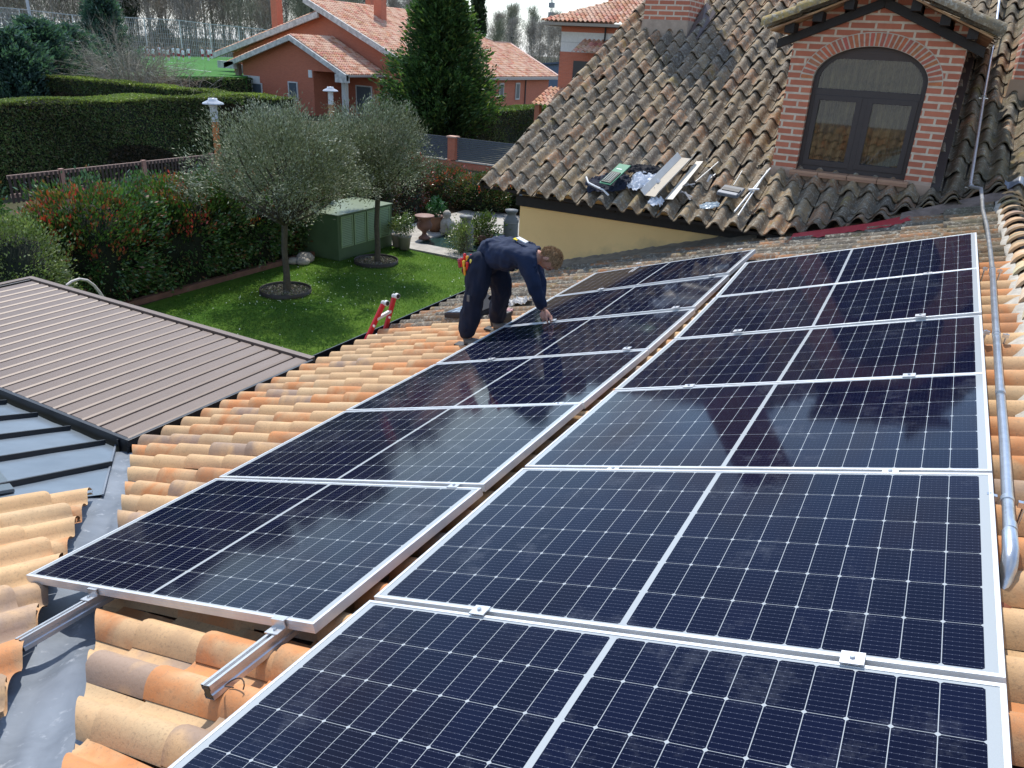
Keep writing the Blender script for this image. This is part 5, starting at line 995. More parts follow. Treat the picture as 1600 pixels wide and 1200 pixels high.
a_ = at(950, 5, 1, 41); m = MB(); m.box((a_[0], 41, 4), (a_[0] + .8, 41.8, 6.4)); m.build('chimney', MT['housebrick'], h2)
a_ = at(850, 95, 1, 95); root = thing('metal_shed', (a_[0], 95, GZ), 'blue-grey corrugated shed between the two orange houses', 'shed'); m = MB(); m.prism([(a_[0] - 3, 95, GZ), (a_[0] + 6, 95, GZ), (a_[0] + 6, 95, .8), (a_[0] - 3, 95, -.1)], (0, 8, 0), (.13, .17, .23)); m.build('shed_wall', MT['any'], root)
m = MB(); m.prism([(a_[0] - 3.4, 94.6, -.2), (a_[0] + 6, 94.6, .72), (a_[0] + 6, 94.6, .95), (a_[0] - 3.4, 94.6, .03)], (0, 9, 0), (.08, .10, .14)); m.build('shed_roof', MT['any'], root)
# radio mast
a_ = at(861, 25, 1, 260); root = thing('radio_mast', (a_[0], 260, GZ), 'thin lattice radio mast on the horizon', 'mast'); m = MB(); hh = at(861, -8, 1, 260)[2]
for s_ in range(3): q = 2.094 * s_; m.tube([(a_[0] + .5 * math.cos(q), 260 + .5 * math.sin(q), GZ), (a_[0] + .3 * math.cos(q), 260 + .3 * math.sin(q), hh)], .1, 4, (.16, .16, .17))
for k in range(24): z = GZ + (hh - GZ) * k / 24; m.tube([(a_[0] - .45, 260, z), (a_[0] + .45, 260, z + .9)], .06, 3, (.16, .16, .17))
for z in (hh - 4, hh - 7): m.box((a_[0] - .9, 259.4, z), (a_[0] + .9, 260.6, z + 1.6), (.3, .3, .3))
m.build('lattice', MT['any'], root, fix=False)
# ------------------------------------------------------------------ sports pitch
PZ = -1.6
pc = [at(60, 117, 2, PZ), at(385, 120, 2, PZ), at(430, 90, 2, PZ), at(60, 86, 2, PZ)]
m = MB(); m.prism([Vector(q) for q in pc], (0, 0, -2.85)); tag(m.build('sports_pitch', groundm('artificial_turf', (.055, .17, .035), (.045, .14, .03), .05, .5, (.06, .16, .04)), None, tuple(pc[0]), fix=False), kind='structure')
m = MB()
for p, q in (((255, 103), (330, 112)), ((225, 96), (300, 99))):
    A_ = at(*p, 2, PZ + .01); B_ = at(*q, 2, PZ + .01); m.bar(A_, B_, .12, .012, col=(.8, .8, .8))
tag(m.build('pitch_lines', MT['any'], None, tuple(pc[0])), kind='structure')
def player():
    m = MB(); sk = (.40, .24, .17); rd = (.42, .03, .05); wh = (.75, .75, .75)
    for s_ in (-1, 1): m.tube([(s_ * .09, 0, 0), (s_ * .085, 0, .38)], [.05, .06], 6, wh); m.tube([(s_ * .085, 0, .37), (s_ * .07, 0, .74)], [.075, .10], 6, rd); m.tube([(s_ * .18, 0, 1.22), (s_ * .25, .03, .98), (s_ * .24, .1, .78)], [.055, .045, .035], 6, wh if s_ < 0 else rd)
    m.tube([(0, 0, .70), (0, 0, .95), (0, 0, 1.22), (0, 0, 1.32)], [.15, .15, .19, .07], 8, wh); m.tube([(0, 0, 1.30), (0, 0, 1.40), (0, 0, 1.52), (0, 0, 1.58)], [.05, .09, .10, .04], 8, sk); me = m.mesh('person'); return me
pm = player(); po = None
for i, px in enumerate((226, 233, 241, 250, 257, 264, 272, 280, 287, 296, 317, 326, 331)):
    a_ = at(px, 91.5 + (i % 3) * 1.6, 2, PZ); o = link('person', pm, MT['any'], None, None, True) if po is None else po.copy()
    if po is not None: COL.objects.link(o)
    po = o; o.location = a_; o.rotation_euler = (0, 0, random.uniform(0, 6.28)); o.scale = (.92 + .04 * (i % 4),) * 3; tag(o, 'small player in red and white kit standing on the far green pitch', 'person', 'players lined up on the far pitch')
# ball-stop fence of the pitch
root = thing('ball_stop_fence', tuple(CP + (MR @ np.array([(300 - 800) / FP, (70 - 600) / FP, 1.])) * 114), 'tall grey netting fence on poles behind the green pitch', 'fence'); prev = None
GY = (.38, .40, .40); net = MB(); posts = []
for px, py in ((6, 12), (40, 15), (120, 24), (180, 27), (230, 29), (284, 32), (330, 38), (375, 42), (430, 48)):
    g_ = CP + (MR @ np.array([(px - 800) / FP, (70 - 600) / FP, 1.])) * 114; s_ = CP + (MR @ np.array([(px - 800) / FP, (py - 600) / FP, 1.])) * 114; m = MB(); m.tube([(g_[0], g_[1], GZ), (g_[0], g_[1], s_[2])], .10, 6, (.55, .55, .53)); m.build('pole', MT['any'], root, fix=False)
    if prev is not None:
        for k in range(12): z0_ = GZ + (prev[2] - GZ) * (k + 1) / 12; z1_ = GZ + (s_[2] - GZ) * (k + 1) / 12; net.bar((prev[0], prev[1], z0_), (g_[0], g_[1], z1_), .035 if k < 11 else .12, .035 if k < 11 else .12, col=GY)
        for k in range(1, 16): q = k / 16; net.bar((prev[0] + (g_[0] - prev[0]) * q, prev[1] + (g_[1] - prev[1]) * q, GZ), (prev[0] + (g_[0] - prev[0]) * q, prev[1] + (g_[1] - prev[1]) * q, prev[2] + (s_[2] - prev[2]) * q), .035, .035, up=(1, 0, 0), col=GY)
    prev = (g_[0], g_[1], s_[2])
net.build('netting', MT['any'], root, fix=False)
a_ = CP + (MR @ np.array([(53 - 800) / FP, (60 - 600) / FP, 1.])) * 150; m = MB(); m.tube([(a_[0], a_[1], GZ), (a_[0], a_[1], 16)], .28, 8, (.45, .47, .5)); tag(m.build('floodlight_pole', MT['any'], None, (a_[0], a_[1], GZ), fix=False), 'thick pale floodlight pole at the far left above the blue conifers', 'pole')
# ------------------------------------------------------------------ worker
from mathutils import noise as mn
def skin(nodes, edges, root, sub=1):
    names = list(nodes); me = bpy.data.meshes.new('tmp'); me.from_pydata([tuple(nodes[k][0]) for k in names], [(names.index(a), names.index(b)) for a, b in edges], [])
    o = bpy.data.objects.new('tmp', me); COL.objects.link(o); md = o.modifiers.new('s', 'SKIN'); md.use_smooth_shade = True
    sv = me.skin_vertices[0].data
    for i, k in enumerate(names): r_ = nodes[k][1]; sv[i].radius = (r_, r_) if not isinstance(r_, (tuple, list)) else r_; sv[i].use_root = (k == root)
    if sub: s2 = o.modifiers.new('u', 'SUBSURF'); s2.levels = sub; s2.render_levels = sub
    dg = bpy.context.evaluated_depsgraph_get(); res = bpy.data.meshes.new_from_object(o.evaluated_get(dg)); bpy.data.objects.remove(o); return res
def remesh(mes, vox, smooth=3):
    bm = bmesh.new()
    for me in mes: bm.from_mesh(me)
    me = bpy.data.meshes.new('tmp'); bm.to_mesh(me); bm.free(); o = bpy.data.objects.new('tmp', me); COL.objects.link(o)
    md = o.modifiers.new('r', 'REMESH'); md.mode = 'VOXEL'; md.voxel_size = vox; md.use_smooth_shade = True
    if smooth: s_ = o.modifiers.new('s', 'SMOOTH'); s_.factor = .5; s_.iterations = smooth
    dg = bpy.context.evaluated_depsgraph_get(); res = bpy.data.meshes.new_from_object(o.evaluated_get(dg)); bpy.data.objects.remove(o); return res
def wrinkle(me, amp, sc_, st=(1, 1, 1)):
    for v in me.vertices:
        c = v.co; p = Vector((c.x * sc_ * st[0], c.y * sc_ * st[1], c.z * sc_ * st[2])); v.co = c + v.normal * amp * (mn.noise(p) + .5 * mn.noise(p * 2.3))
def A3(x, y, Y): return Vector(at(x, y, 1, Y))
hipc = A3(758, 398, -1.22); YR, YL = -1.34, -1.10
N = {}
N['pelvis'] = (hipc, (.15, .12)); N['belly'] = (A3(775, 396, -1.22), (.145, .115)); N['chest'] = (A3(799, 397, -1.22), (.17, .125)); N['upper'] = (A3(820, 398, -1.22), (.15, .105)); N['neck'] = (A3(836, 401, -1.22), .062); N['skull'] = (A3(848, 403, -1.21), .065)
N['hipR'] = (A3(752, 412, YR), .112); N['kneeR'] = (A3(741, 463, -1.40), .080); N['calfR'] = (A3(735, 492, -1.41), .068); N['ankR'] = (A3(728, 522, -1.42), .036); N['toeR'] = (A3(737, 530, -1.42), .020)
N['hipL'] = (A3(770, 410, YL), .112); N['kneeL'] = (A3(785, 452, -1.03), .080); N['calfL'] = (A3(779, 478, -.99), .068); N['ankL'] = (A3(774, 498, -.97), .036); N['toeL'] = (A3(782, 503, -.95), .020)
N['shR'] = (A3(823, 404, -1.40), .075); N['elR'] = (A3(833, 446, -1.38), .054); N['wrR'] = (A3(850, 484, -1.24), .033)
N['shL'] = (A3(829, 400, -1.04), .075); N['elL'] = (A3(842, 440, -1.02), .054); N['wrL'] = (A3(846, 486, -1.14), .033)
E_ = [('pelvis', 'belly'), ('belly', 'chest'), ('chest', 'upper'), ('upper', 'neck'), ('neck', 'skull'), ('pelvis', 'hipR'), ('hipR', 'kneeR'), ('kneeR', 'calfR'), ('calfR', 'ankR'), ('ankR', 'toeR'), ('pelvis', 'hipL'), ('hipL', 'kneeL'), ('kneeL', 'calfL'), ('calfL', 'ankL'), ('ankL', 'toeL'), ('upper', 'shR'), ('shR', 'elR'), ('elR', 'wrR'), ('upper', 'shL'), ('shL', 'elL'), ('elL', 'wrL')]
# hands reaching down to the panel seam
def hand(wr, tip, side, palmn):
    w0 = Vector(wr); d = (Vector(tip) - w0); L_ = d.length; d.normalize(); sd = d.cross(Vector(palmn)).normalized(); pn = sd.cross(d).normalized()
    h = {'w': (w0, .028), 'p': (w0 + d * .045, (.040, .022)), 'k': (w0 + d * .085, (.042, .018))}; e = [('w', 'p'), ('p', 'k')]; out = [skin(h, e, 'w')]
    for i, (off, ln) in enumerate(((-.033, .060), (-.011, .072), (.011, .068), (.032, .052))):
        b = w0 + d * .078 + sd * off; f = {'a': (b, .0105), 'b': (b + d * ln * .45 + pn * .006, .0100), 'c': (b + d * ln * .75 + pn * (.022 + .004 * i), .0090), 'd': (b + d * ln * .88 + pn * (.042 + .005 * i), .0078)}; out.append(skin(f, [('a', 'b'), ('b', 'c'), ('c', 'd')], 'a'))
    b = w0 + d * .03 + sd * (-.026 * side); f = {'a': (b, .014), 'b': (b + d * .03 + sd * (-.028 * side) + pn * .012, .012), 'c': (b + d * .058 + sd * (-.032 * side) + pn * .026, .0095), 'd': (b + d * .078 + sd * (-.022 * side) + pn * .034, .008)}; out.append(skin(f, [('a', 'b'), ('b', 'c'), ('c', 'd')], 'a')); return out
tR = Vector(PW(-1.36, -1.20, .012)); tL = Vector(PW(-1.48, -1.16, .012))
hR = hand(N['wrR'][0], N['wrR'][0] + Vector((.08, .03, -.085)), 1, (-.3, 0, -1)); hL = hand(N['wrL'][0], N['wrL'][0] + Vector((.05, -.005, -.10)), -1, (-.3, 0, -1))
# head: sculpted from a sphere
def head_mesh(c, up_, fw):
    bm = bmesh.new(); bmesh.ops.create_uvsphere(bm, u_segments=40, v_segments=28, radius=1.0); up_ = Vector(up_).normalized(); fw = (Vector(fw) - up_ * Vector(fw).dot(up_)).normalized(); sd = up_.cross(fw)
    for v in bm.verts:
        x, y, z = v.co   # x forward, y side, z up
        X = x * .098; Y = y * .076; Z = z * .118
        if z < 0: Y *= 1 - .34 * z * z; X = X * (1 - .10 * z * z) + (.012 * -z if x > 0 else .03 * -z * -x * 0 - .0)
        if x < 0 and z < -.3: X *= .80
        if x > .5:
            X += .020 * math.exp(-((y / .16) ** 2 + ((z + .12) / .16) ** 2)) + .009 * math.exp(-((y / .12) ** 2 + ((z - .1) / .14) ** 2))      # nose
            for s_ in (-1, 1): X -= .013 * math.exp(-(((y - s_ * .34) / .17) ** 2 + ((z - .08) / .12) ** 2))      # eye sockets
            X += .007 * math.exp(-((y / .5) ** 2 + ((z - .26) / .09) ** 2)); X += .006 * math.exp(-((y / .25) ** 2 + ((z + .48) / .07) ** 2)) - .004 * math.exp(-((y / .3) ** 2 + ((z + .42) / .03) ** 2)); X += .008 * math.exp(-((y / .3) ** 2 + ((z + .84) / .14) ** 2))
        X, Y, Z = X * .90, Y * .92, Z * .92; v.co = Vector(c) + fw * X + sd * Y + up_ * Z
    for s_ in (-1, 1):
        r_ = bmesh.ops.create_uvsphere(bm, u_segments=12, v_segments=10, radius=1.0)
        for v in r_['verts']:
            x, y, z = v.co; ring_ = .35 if x * x + z * z < .3 and y * s_ > 0 else 1; v.co = Vector(c) + fw * (-.005 + x * .018 - z * .004) + sd * (s_ * (.068 + .010 * ring_ * abs(y) + .004)) + up_ * (-.004 + z * .031)
    me = bpy.data.meshes.new('h'); bm.to_mesh(me); bm.free(); return me
hc = A3(859, 404, -1.20); HU = Vector((.95, .02, -.02)); HF = Vector((.12, -.10, -1))
bodym = skin({k: (v[0], v[1] * (.8 if k[:3] in ('hip', 'kne') else .82 if k[:2] in ('el', 'sh') else .85 if k[:4] == 'calf' else 1) if not isinstance(v[1], tuple) else tuple(q * .8 for q in v[1])) for k, v in N.items()}, E_, 'pelvis', 2)
SK = NB('skin'); SK.l(SK.mix(SK.ramp(SK.noise(14, 4, .6), .3, .7), (.50, .27, .19), (.42, .20, .14)), SK.b.inputs['Base Color']); SK.b.inputs['Roughness'].default_value = .5; SK.b.inputs['Subsurface Weight'].default_value = .08; SK.b.inputs['Subsurface Radius'].default_value = (.01, .004, .002)
worker = thing('person', (-1.85, -1.2, -.72), 'worker in navy sweater and trousers bent over the solar panels, hands on a frame', 'person')
full = remesh([bodym, head_mesh(hc, HU, HF)] + hR + hL, .0062, 2)
link('body', full, SK.m, worker)
def cloth_skin(keys, edges, root, grow, name, col, vox=.011, amp=.012, sc_=9, extra=None, st=(1, 1, 1), over=None):
    nd = {}
    for k in keys:
        p, r_ = N[k]; g = grow.get(k, grow['*']) if isinstance(grow, dict) else grow; nd[k] = (p, tuple(q + g for q in r_) if isinstance(r_, tuple) else r_ + g)
    if over: nd.update(over)
    me = remesh([skin(nd, edges, root, 2)] + (extra or []), vox, 3); wrinkle(me, amp, sc_, st)
    at_ = me.attributes.new('col', 'FLOAT_COLOR', 'FACE'); at_.data.foreach_set('color', np.tile(np.array([*col, 1.]), len(me.polygons))); return link(name, me, MT['cloth'], worker)
jk = ['pelvis', 'belly', 'chest', 'upper', 'shR', 'elR', 'shL', 'elL']
cloth_skin(jk, [('pelvis', 'belly'), ('belly', 'chest'), ('chest', 'upper'), ('upper', 'shR'), ('shR', 'elR'), ('elR', 'cR'), ('upper', 'shL'), ('shL', 'elL'), ('elL', 'cL'), ('upper', 'col')], 'chest', {'*': .020, 'chest': .026, 'elR': .014, 'elL': .014}, 'sweater', (.009, .019, .052), .010, .022, 10, None, (1, 1, .6),
    {'cR': (N['wrR'][0] + (N['elR'][0] - N['wrR'][0]) * .04, .043), 'cL': (N['wrL'][0] + (N['elL'][0] - N['wrL'][0]) * .04, .043), 'col': (A3(834, 400, -1.22), .078), 'pelvis': (A3(751, 391, -1.22), (.170, .135))})
tk = ['pelvis', 'hipR', 'kneeR', 'calfR', 'hipL', 'kneeL', 'calfL']
cloth_skin(tk, [('pelvis', 'hipR'), ('hipR', 'kneeR'), ('kneeR', 'calfR'), ('calfR', 'tR'), ('pelvis', 'hipL'), ('hipL', 'kneeL'), ('kneeL', 'calfL'), ('calfL', 'tL')], 'pelvis', {'*': .018, 'calfR': .028, 'calfL': .028, 'kneeR': .022, 'kneeL': .022, 'hipR': .022, 'hipL': .02}, 'work_trousers', (.007, .012, .030), .010, .024, 11, None, (1, 1, .45),
    {'tR': (N['ankR'][0] + Vector((.006, 0, -.040)), .074), 'tL': (N['ankL'][0] + Vector((.006, 0, -.040)), .074), 'pelvis': (A3(756, 403, -1.22), (.13, .12))})
for s_ in ('R', 'L'):
    a_ = N['ank' + s_][0]; g = a_ - Vector((0, 0, .058)); me = remesh([skin({'h': (g + Vector((-.045, 0, -.0)), (.045, .048)), 'a': (g + Vector((-.02, 0, .05)), .052), 'm': (g + Vector((.07, .0, .0)), (.048, .038)), 't': (g + Vector((.155, .01, .012)), (.042, .028))}, [('h', 'a'), ('h', 'm'), ('m', 't')], 'h', 2)], .010, 1)
    at_ = me.attributes.new('col', 'FLOAT_COLOR', 'FACE'); at_.data.foreach_set('color', np.tile(np.array([.15, .135, .115, 1.]), len(me.polygons))); b_ = link('work_boot', me, MT['any'], worker)
    m = MB(); m.prism([tuple(g + Vector(q)) for q in ((-.095, -.045, -.042), (.10, -.052, -.042), (.19, -.03, -.022), (.19, .045, -.022), (.10, .055, -.042), (-.095, .045, -.042))], (0, 0, -.02), (.03, .027, .025)); m.build('sole', MT['any'], b_)
# hair: strands over the skull
n = 5200; d = nrm(rng.normal(size=(n, 3))); HUn = np.array(HU.normalized()); HFn = np.array((HF - HU.normalized() * HF.dot(HU.normalized())).normalized()); HS = np.cross(HUn, HFn)
x, y, z = d[:, 0], d[:, 1], d[:, 2]; keep = (z > .42) | ((x < .15) & (z > -.25)) | ((x < -.35) & (z > -.6)); keep &= ~((x > .55) & (z < .58)); d = d[keep]; x, y, z = d[:, 0], d[:, 1], d[:, 2]
P = np.array(hc) + HFn * (x * .0915)[:, None] + HS * (y * .0735)[:, None] + HUn * (z * .112)[:, None]; dirn = nrm(HFn * .7 - HUn * .15 + d * .18)
V, F, C = leaves(P, .036, pick([(.36, .21, .10), (.46, .29, .15), (.24, .14, .065)], len(P)), .2, .14, dirn); hair = fast('hair', V, F, C, MT['cloth'], worker)
bm = bmesh.new(); bmesh.ops.create_uvsphere(bm, u_segments=30, v_segments=20, radius=1.0); dl = [v for v in bm.verts if not ((v.co.z > .46) or (v.co.x < .12 and v.co.z > -.22) or (v.co.x < -.35 and v.co.z > -.6))]; bmesh.ops.delete(bm, geom=dl, context='VERTS')
for v in bm.verts: q = Vector(v.co); v.co = hc + Vector(HFn) * (q.x * .0925) + Vector(HS) * (q.y * .0745) + Vector(HUn) * (q.z * .1125)
me = bpy.data.meshes.new('hair_cap'); bm.to_mesh(me); bm.free(); at_ = me.attributes.new('col', 'FLOAT_COLOR', 'FACE'); at_.data.foreach_set('color', np.tile(np.array([.17, .105, .055, 1.]), len(me.polygons))); link('hair_base', me, MT['cloth'], worker)
# face details: eyes, brows, mouth
def fp(a, b, c): return hc + Vector(HFn) * a * .90 + Vector(HS) * b * .92 + Vector(HUn) * c * .92
for s_ in (-1, 1):
    m = MB(); m.lathe((0, 0, 0), [(0, -.011), (.009, -.006), (.011, 0), (.009, .006), (0, .011)], 10, (.55, .52, .48)); m.lathe((0, 0, 0), [(0, .0118), (.005, .0105), (.0052, .009)], 8, (.03, .02, .015))
    rot = Vector((0, 0, 1)).rotation_difference(Vector(HFn)); cc_ = fp(.076, s_ * .031, .008); m.v = [tuple(cc_ + rot @ Vector(q)) for q in m.v]; m.build('eye', MT['gloss'], worker, fix=False)
    m = MB(); m.tube([fp(.094, s_ * .014, .026), fp(.096, s_ * .03, .032), fp(.088, s_ * .046, .027)], [.003, .004, .002], 6, (.10, .06, .03)); m.build('eyebrow', MT['cloth'], worker, fix=False)
m = MB(); m.tube([fp(.090, -.022, -.052), fp(.098, 0, -.053), fp(.090, .022, -.052)], [.003, .0055, .003], 6, (.34, .13, .11)); m.build('mouth', MT['any'], worker, fix=False)
# white and yellow collar tag, knee badge
for nm_, px_, py_, sx2, col_ in (('back_print', 816, 376.5, .045, (.75, .75, .72)), ('yellow_print', 806.5, 376.2, .018, (.75, .60, .04))):
    p0 = A3(px_, py_, -1.26); m = MB(); m.bar(p0 + Vector((-sx2, 0, .016 + sx2 * .15)), p0 + Vector((sx2, 0, .016 - sx2 * .5)), .06, .010, col=col_); m.build(nm_, MT['cloth'], worker, bevel=.004)
m = MB(); p0 = A3(731.5, 466, -1.525); m.box((p0.x - .012, p0.y - .004, p0.z - .028), (p0.x + .012, p0.y + .004, p0.z + .028), (.16, .15, .14)); m.build('trouser_badge', MT['cloth'], worker)
# pouch with red and yellow tool handles
pc_ = A3(728, 414, -1.36); root = thing('tool_pouch', pc_, 'dark red tool pouch full of red and yellow screwdriver handles on the worker\'s belt', 'tool pouch')
me = remesh([skin({'a': (pc_ + Vector((.02, 0, -.10)), (.05, .045)), 'b': (pc_ + Vector((.015, 0, -.03)), (.062, .055)), 'c': (pc_ + Vector((.03, 0, .04)), (.055, .05))}, [('a', 'b'), ('b', 'c')], 'a', 2)], .012, 2); wrinkle(me, .012, 25); at_ = me.attributes.new('col', 'FLOAT_COLOR', 'FACE'); at_.data.foreach_set('color', np.tile(np.array([.10, .018, .015, 1.]), len(me.polygons))); link('pouch', me, MT['cloth'], root)
for i, (a, b, c, r_, col) in enumerate(((0, -.02, .10, .014, (.60, .02, .02)), (.035, -.035, .09, .014, (.75, .35, .03)), (.06, -.02, .105, .013, (.60, .02, .02)), (.015, -.05, .05, .014, (.70, .45, .04)), (.05, -.055, .045, .014, (.60, .02, .02)), (-.02, -.03, .06, .013, (.55, .02, .02)), (.03, -.06, .0, .013, (.7, .3, .03)), (-.045, -.02, .045, .018, (.30, .03, .05)), (.075, -.045, .07, .012, (.75, .6, .1)))):
    m = MB(); p0 = pc_ + Vector((a, b, c - .07)); p1 = pc_ + Vector((a * 1.15, b * 1.3, c)); m.tube([p0, p0 + (p1 - p0) * .6, p1, p1 + Vector((0, 0, .006))], [r_ * .8, r_, r_, r_ * .5], 10, col); m.build('screwdriver_handle', MT['gloss'], root, fix=False)
# ------------------------------------------------------------------ things on the annex roof
def RV(x, y, h): return Vector(RW(x / .9553, y, CH + .07 + h))
root = thing('tool_tray', RV(-2.75, -.28, 0), 'black organiser tray with a grey lid lying on the old tiles behind the worker', 'tool case')
c0 = RV(-2.72, -.22, .05); ex = Vector((.60, -.12, .16)).normalized(); ey = Vector((.18, .9, .05)).normalized(); ez = ex.cross(ey).normalized(); ey = ez.cross(ex); Mx = Matrix((ex, ey, ez)).transposed()
def bx(m, a, b, col, M_=Mx, c_=c0):
    x0, y0, z0 = a; x1, y1, z1 = b; vs = [c_ + M_ @ Vector(p) for p in ((x0, y0, z0), (x1, y0, z0), (x1, y1, z0), (x0, y1, z0), (x0, y0, z1), (x1, y0, z1), (x1, y1, z1), (x0, y1, z1))]; m.add(vs, [(0, 3, 2, 1), (4, 5, 6, 7), (0, 1, 5, 4), (1, 2, 6, 5), (2, 3, 7, 6), (3, 0, 4, 7)], col)
m = MB(); bx(m, (-.24, -.17, -.045), (.24, .17, 0), (.016, .018, .022)); m.build('case_body', MT['any'], root, bevel=.006)
m = MB(); bx(m, (-.235, -.165, .001), (.235, .165, .012), (.03, .035, .045))
for i in range(6):
    for j in range(3): bx(m, (-.215 + .074 * i, -.15 + .103 * j, .0121), (-.155 + .074 * i, -.06 + .103 * j, .020), (.30, .36, .42) if (i + j) % 3 else (.12, .15, .19))
m.build('compartment_lid', MT['gloss'], root)
m = MB(); bx(m, (.24, -.17, .0), (.255, .17, .20), (.014, .015, .018), Matrix((ex * .7 + ez * .7, ey, -ex * .7 + ez * .7)).transposed(), c0 + ex * .24 - (ex * .7 + ez * .7) * .24); m.build('open_lid', MT['any'], root)
def crumple(name, c, sx_, sy_, h, col, lab, cat_, seed, mt='cloth', tilt=(0, 0), n=26, amp=.05, rot=0., surf=None, freq=7, ell=True, group=None, th=.002):
    P = []; cr_, sr_ = math.cos(rot), math.sin(rot)
    for i in range(n):
        row = []
        for j in range(n):
            u = i / (n - 1) * 2 - 1; v = j / (n - 1) * 2 - 1
            if ell: k = math.sqrt(max(1e-4, 1 - .42 * min(1, u * u * v * v + .35 * (u * u + v * v)))); u2, v2 = u * k, v * k
            else: u2, v2 = u, v
            q = Vector((u * freq * .5 + seed, v * freq * .5, seed * 1.7)); nn = mn.noise(q) + .6 * mn.noise(q * 2.2) + .35 * mn.noise(q * 4.5); e_ = 1 + .22 * mn.noise(Vector((u * 2 + seed * 3, v * 2, 9)))
            X, Y = u2 * sx_ * e_, v2 * sy_ * e_; X, Y = X * cr_ - Y * sr_, X * sr_ + Y * cr_
            hh = h * (1 - .8 * (u * u + v * v) / 2) + amp * abs(nn) ; row.append(surf(c[0] + X, c[1] + Y, hh + .008))
        P.append(row)
    m = MB(); m.grid(P, col, smooth=(mt == 'cloth')); o = m.build(name, MT[mt], None, tuple(surf(c[0], c[1], 0)), fix=False); sd_ = o.modifiers.new('thick', 'SOLIDIFY'); sd_.thickness = th
    return tag(o, lab, cat_, group)
SR = lambda x, y, h: Vector(RW(x / .9553, y, CH + .066 + h)); SO = lambda x, y, h: Vector(OW(x, y, .05 + h))
crumple('plastic_bag', (-2.28, -.02), .17, .12, .03, (.68, .64, .58), 'crumpled white paper bag on the tiles right of the worker\'s legs', 'bag', 3.1, 'any', surf=SR, amp=.07, n=18)
crumple('rag', (-2.25, -.42), .13, .10, .02, (.55, .33, .33), 'pinkish white rag between the worker\'s boots', 'rag', 5.7, 'cloth', surf=SR, amp=.05, n=18)
root = thing('drill_case', RV(-2.02, -.82, 0), 'small dark metal box against the panel edge between the worker\'s boots', 'box'); m = MB(); c1 = RV(-2.02, -.84, .045); bx(m, (-.08, -.06, -.05), (.09, .07, .045), (.045, .042, .035), Mx, c1); m.build('case_body', MT['any'], root, bevel=.005); m = MB(); bx(m, (-.085, -.065, .046), (.095, .075, .058), (.09, .085, .075), Mx, c1); m.build('lid', MT['any'], root)
# wire loop by the rail
m = MB(); c_ = RV(-.18, -5.72, .01); m.tube([c_ + Vector((.035 * math.cos(t), .02 * math.sin(t), .02 + .015 * math.sin(t * 1.5))) for t in np.linspace(0, 5.2, 14)], .0022, 6, (.05, .03, .02)); tag(m.build('wire_loop', MT['any'], None, tuple(c_), fix=False), 'small loop of thin wire on an orange tile by the right rail end', 'wire')
# red ladder
root = thing('ladder', (-3.9, -.6, GZ), 'red and white ladder leaning on the eaves, its two stile ends above the gutter', 'ladder')
def lad(px, py, X_): return Vector(at(px, py, 0, X_))
Ls = [(lad(572, 533, -3.80), lad(603, 474, -3.80)), (lad(600, 517, -3.80), lad(617, 463, -3.80))]
Ls = []
for (b, t) in (((571, 535), (599, 475)), ((601, 519), (616, 464))):
    B_ = Vector(at(*b, 0, -3.735)); T_ = Vector(at(*t, 0, -3.70)); Ls.append((B_, T_))
RD = mat('red_ladder_paint', (.55, .018, .025), .4, 0, 8, .15, .05)
for B_, T_ in Ls:
    d = (T_ - B_).normalized(); m = MB(); m.bar(B_ - d * 2.6, T_, .03, .066, up=(0, 1, 0)); m.build('stile', RD, root, bevel=.006)
    m = MB(); q = T_ + d * .02; m.bar(T_ - d * .015, T_ + d * .035, .045, .078, up=(0, 1, 0), col=(.60, .58, .55)); ca = m.build('end_cap', MT['any'], root, bevel=.018)
    m = MB(); m.tube([q + Vector((.025, -.005, 0)), q + Vector((.055, -.012, 0))], .032, 14, (.65, .64, .62)); m.build('wheel', MT['any'], ca); m = MB(); m.tube([q + Vector((.056, -.012, 0)), q + Vector((.060, -.013, 0))], .024, 12, (.02, .02, .02)); m.build('wheel_hub', MT['any'], ca)
    m = MB(); k_ = B_ + (T_ - B_) * .45; m.tube([k_ + Vector((.02, -.02, 0)), k_ + Vector((.03, -.028, 0))], .014, 10, (.8, .78, .76)); m.build('rivet', MT['any'], root)
(Ba, Ta), (Bb, Tb) = Ls
for q in (.02, .60, -1.0, -1.9):
    m = MB(); m.bar(Ba + (Ta - Ba) * q, Bb + (Tb - Bb) * q, .035, .035, col=(.68, .66, .64)); m.build('rung', MT['any'], root, bevel=.004)
# ------------------------------------------------------------------ clutter on the old roof
crumple('jacket', (-2.30, 2.36), .30, .20, .05, (.014, .018, .035), 'dark navy jacket with a white drawstring thrown on the old tiles', 'jacket', 1.3, 'cloth', surf=SO, amp=.05, n=40, rot=.35, freq=6)
crumple('dark_cloth', (-1.98, 2.74), .26, .10, .04, (.012, .013, .018), 'bunched black cloth above the green tool pack', 'cloth', 8.3, 'cloth', surf=SO, amp=.045, n=30, rot=.1, freq=6)
m = MB(); m.tube([SO(-2.58, 2.33, .10), SO(-2.50, 2.22, .11), SO(-2.38, 2.16, .12), SO(-2.26, 2.14, .10), SO(-2.18, 2.11, .06)], .012, 6, (.75, .75, .74)); tag(m.build('drawstring', MT['cloth'], None, tuple(SO(-2.4, 2.2, .08)), fix=False), 'white cord lying over the navy jacket', 'cord')
root = thing('tool_pack', SO(-2.2, 2.35, .1), 'green blister pack of black bits lying on the navy jacket', 'tool pack'); c2 = SO(-2.20, 2.36, .19); ey = Vector((.22, .86, .46)).normalized(); ex = Vector((1, -.2, .0)); ex = (ex - ey * ex.dot(ey)).normalized(); ez = ex.cross(ey); My = Matrix((ex, ey, ez)).transposed()
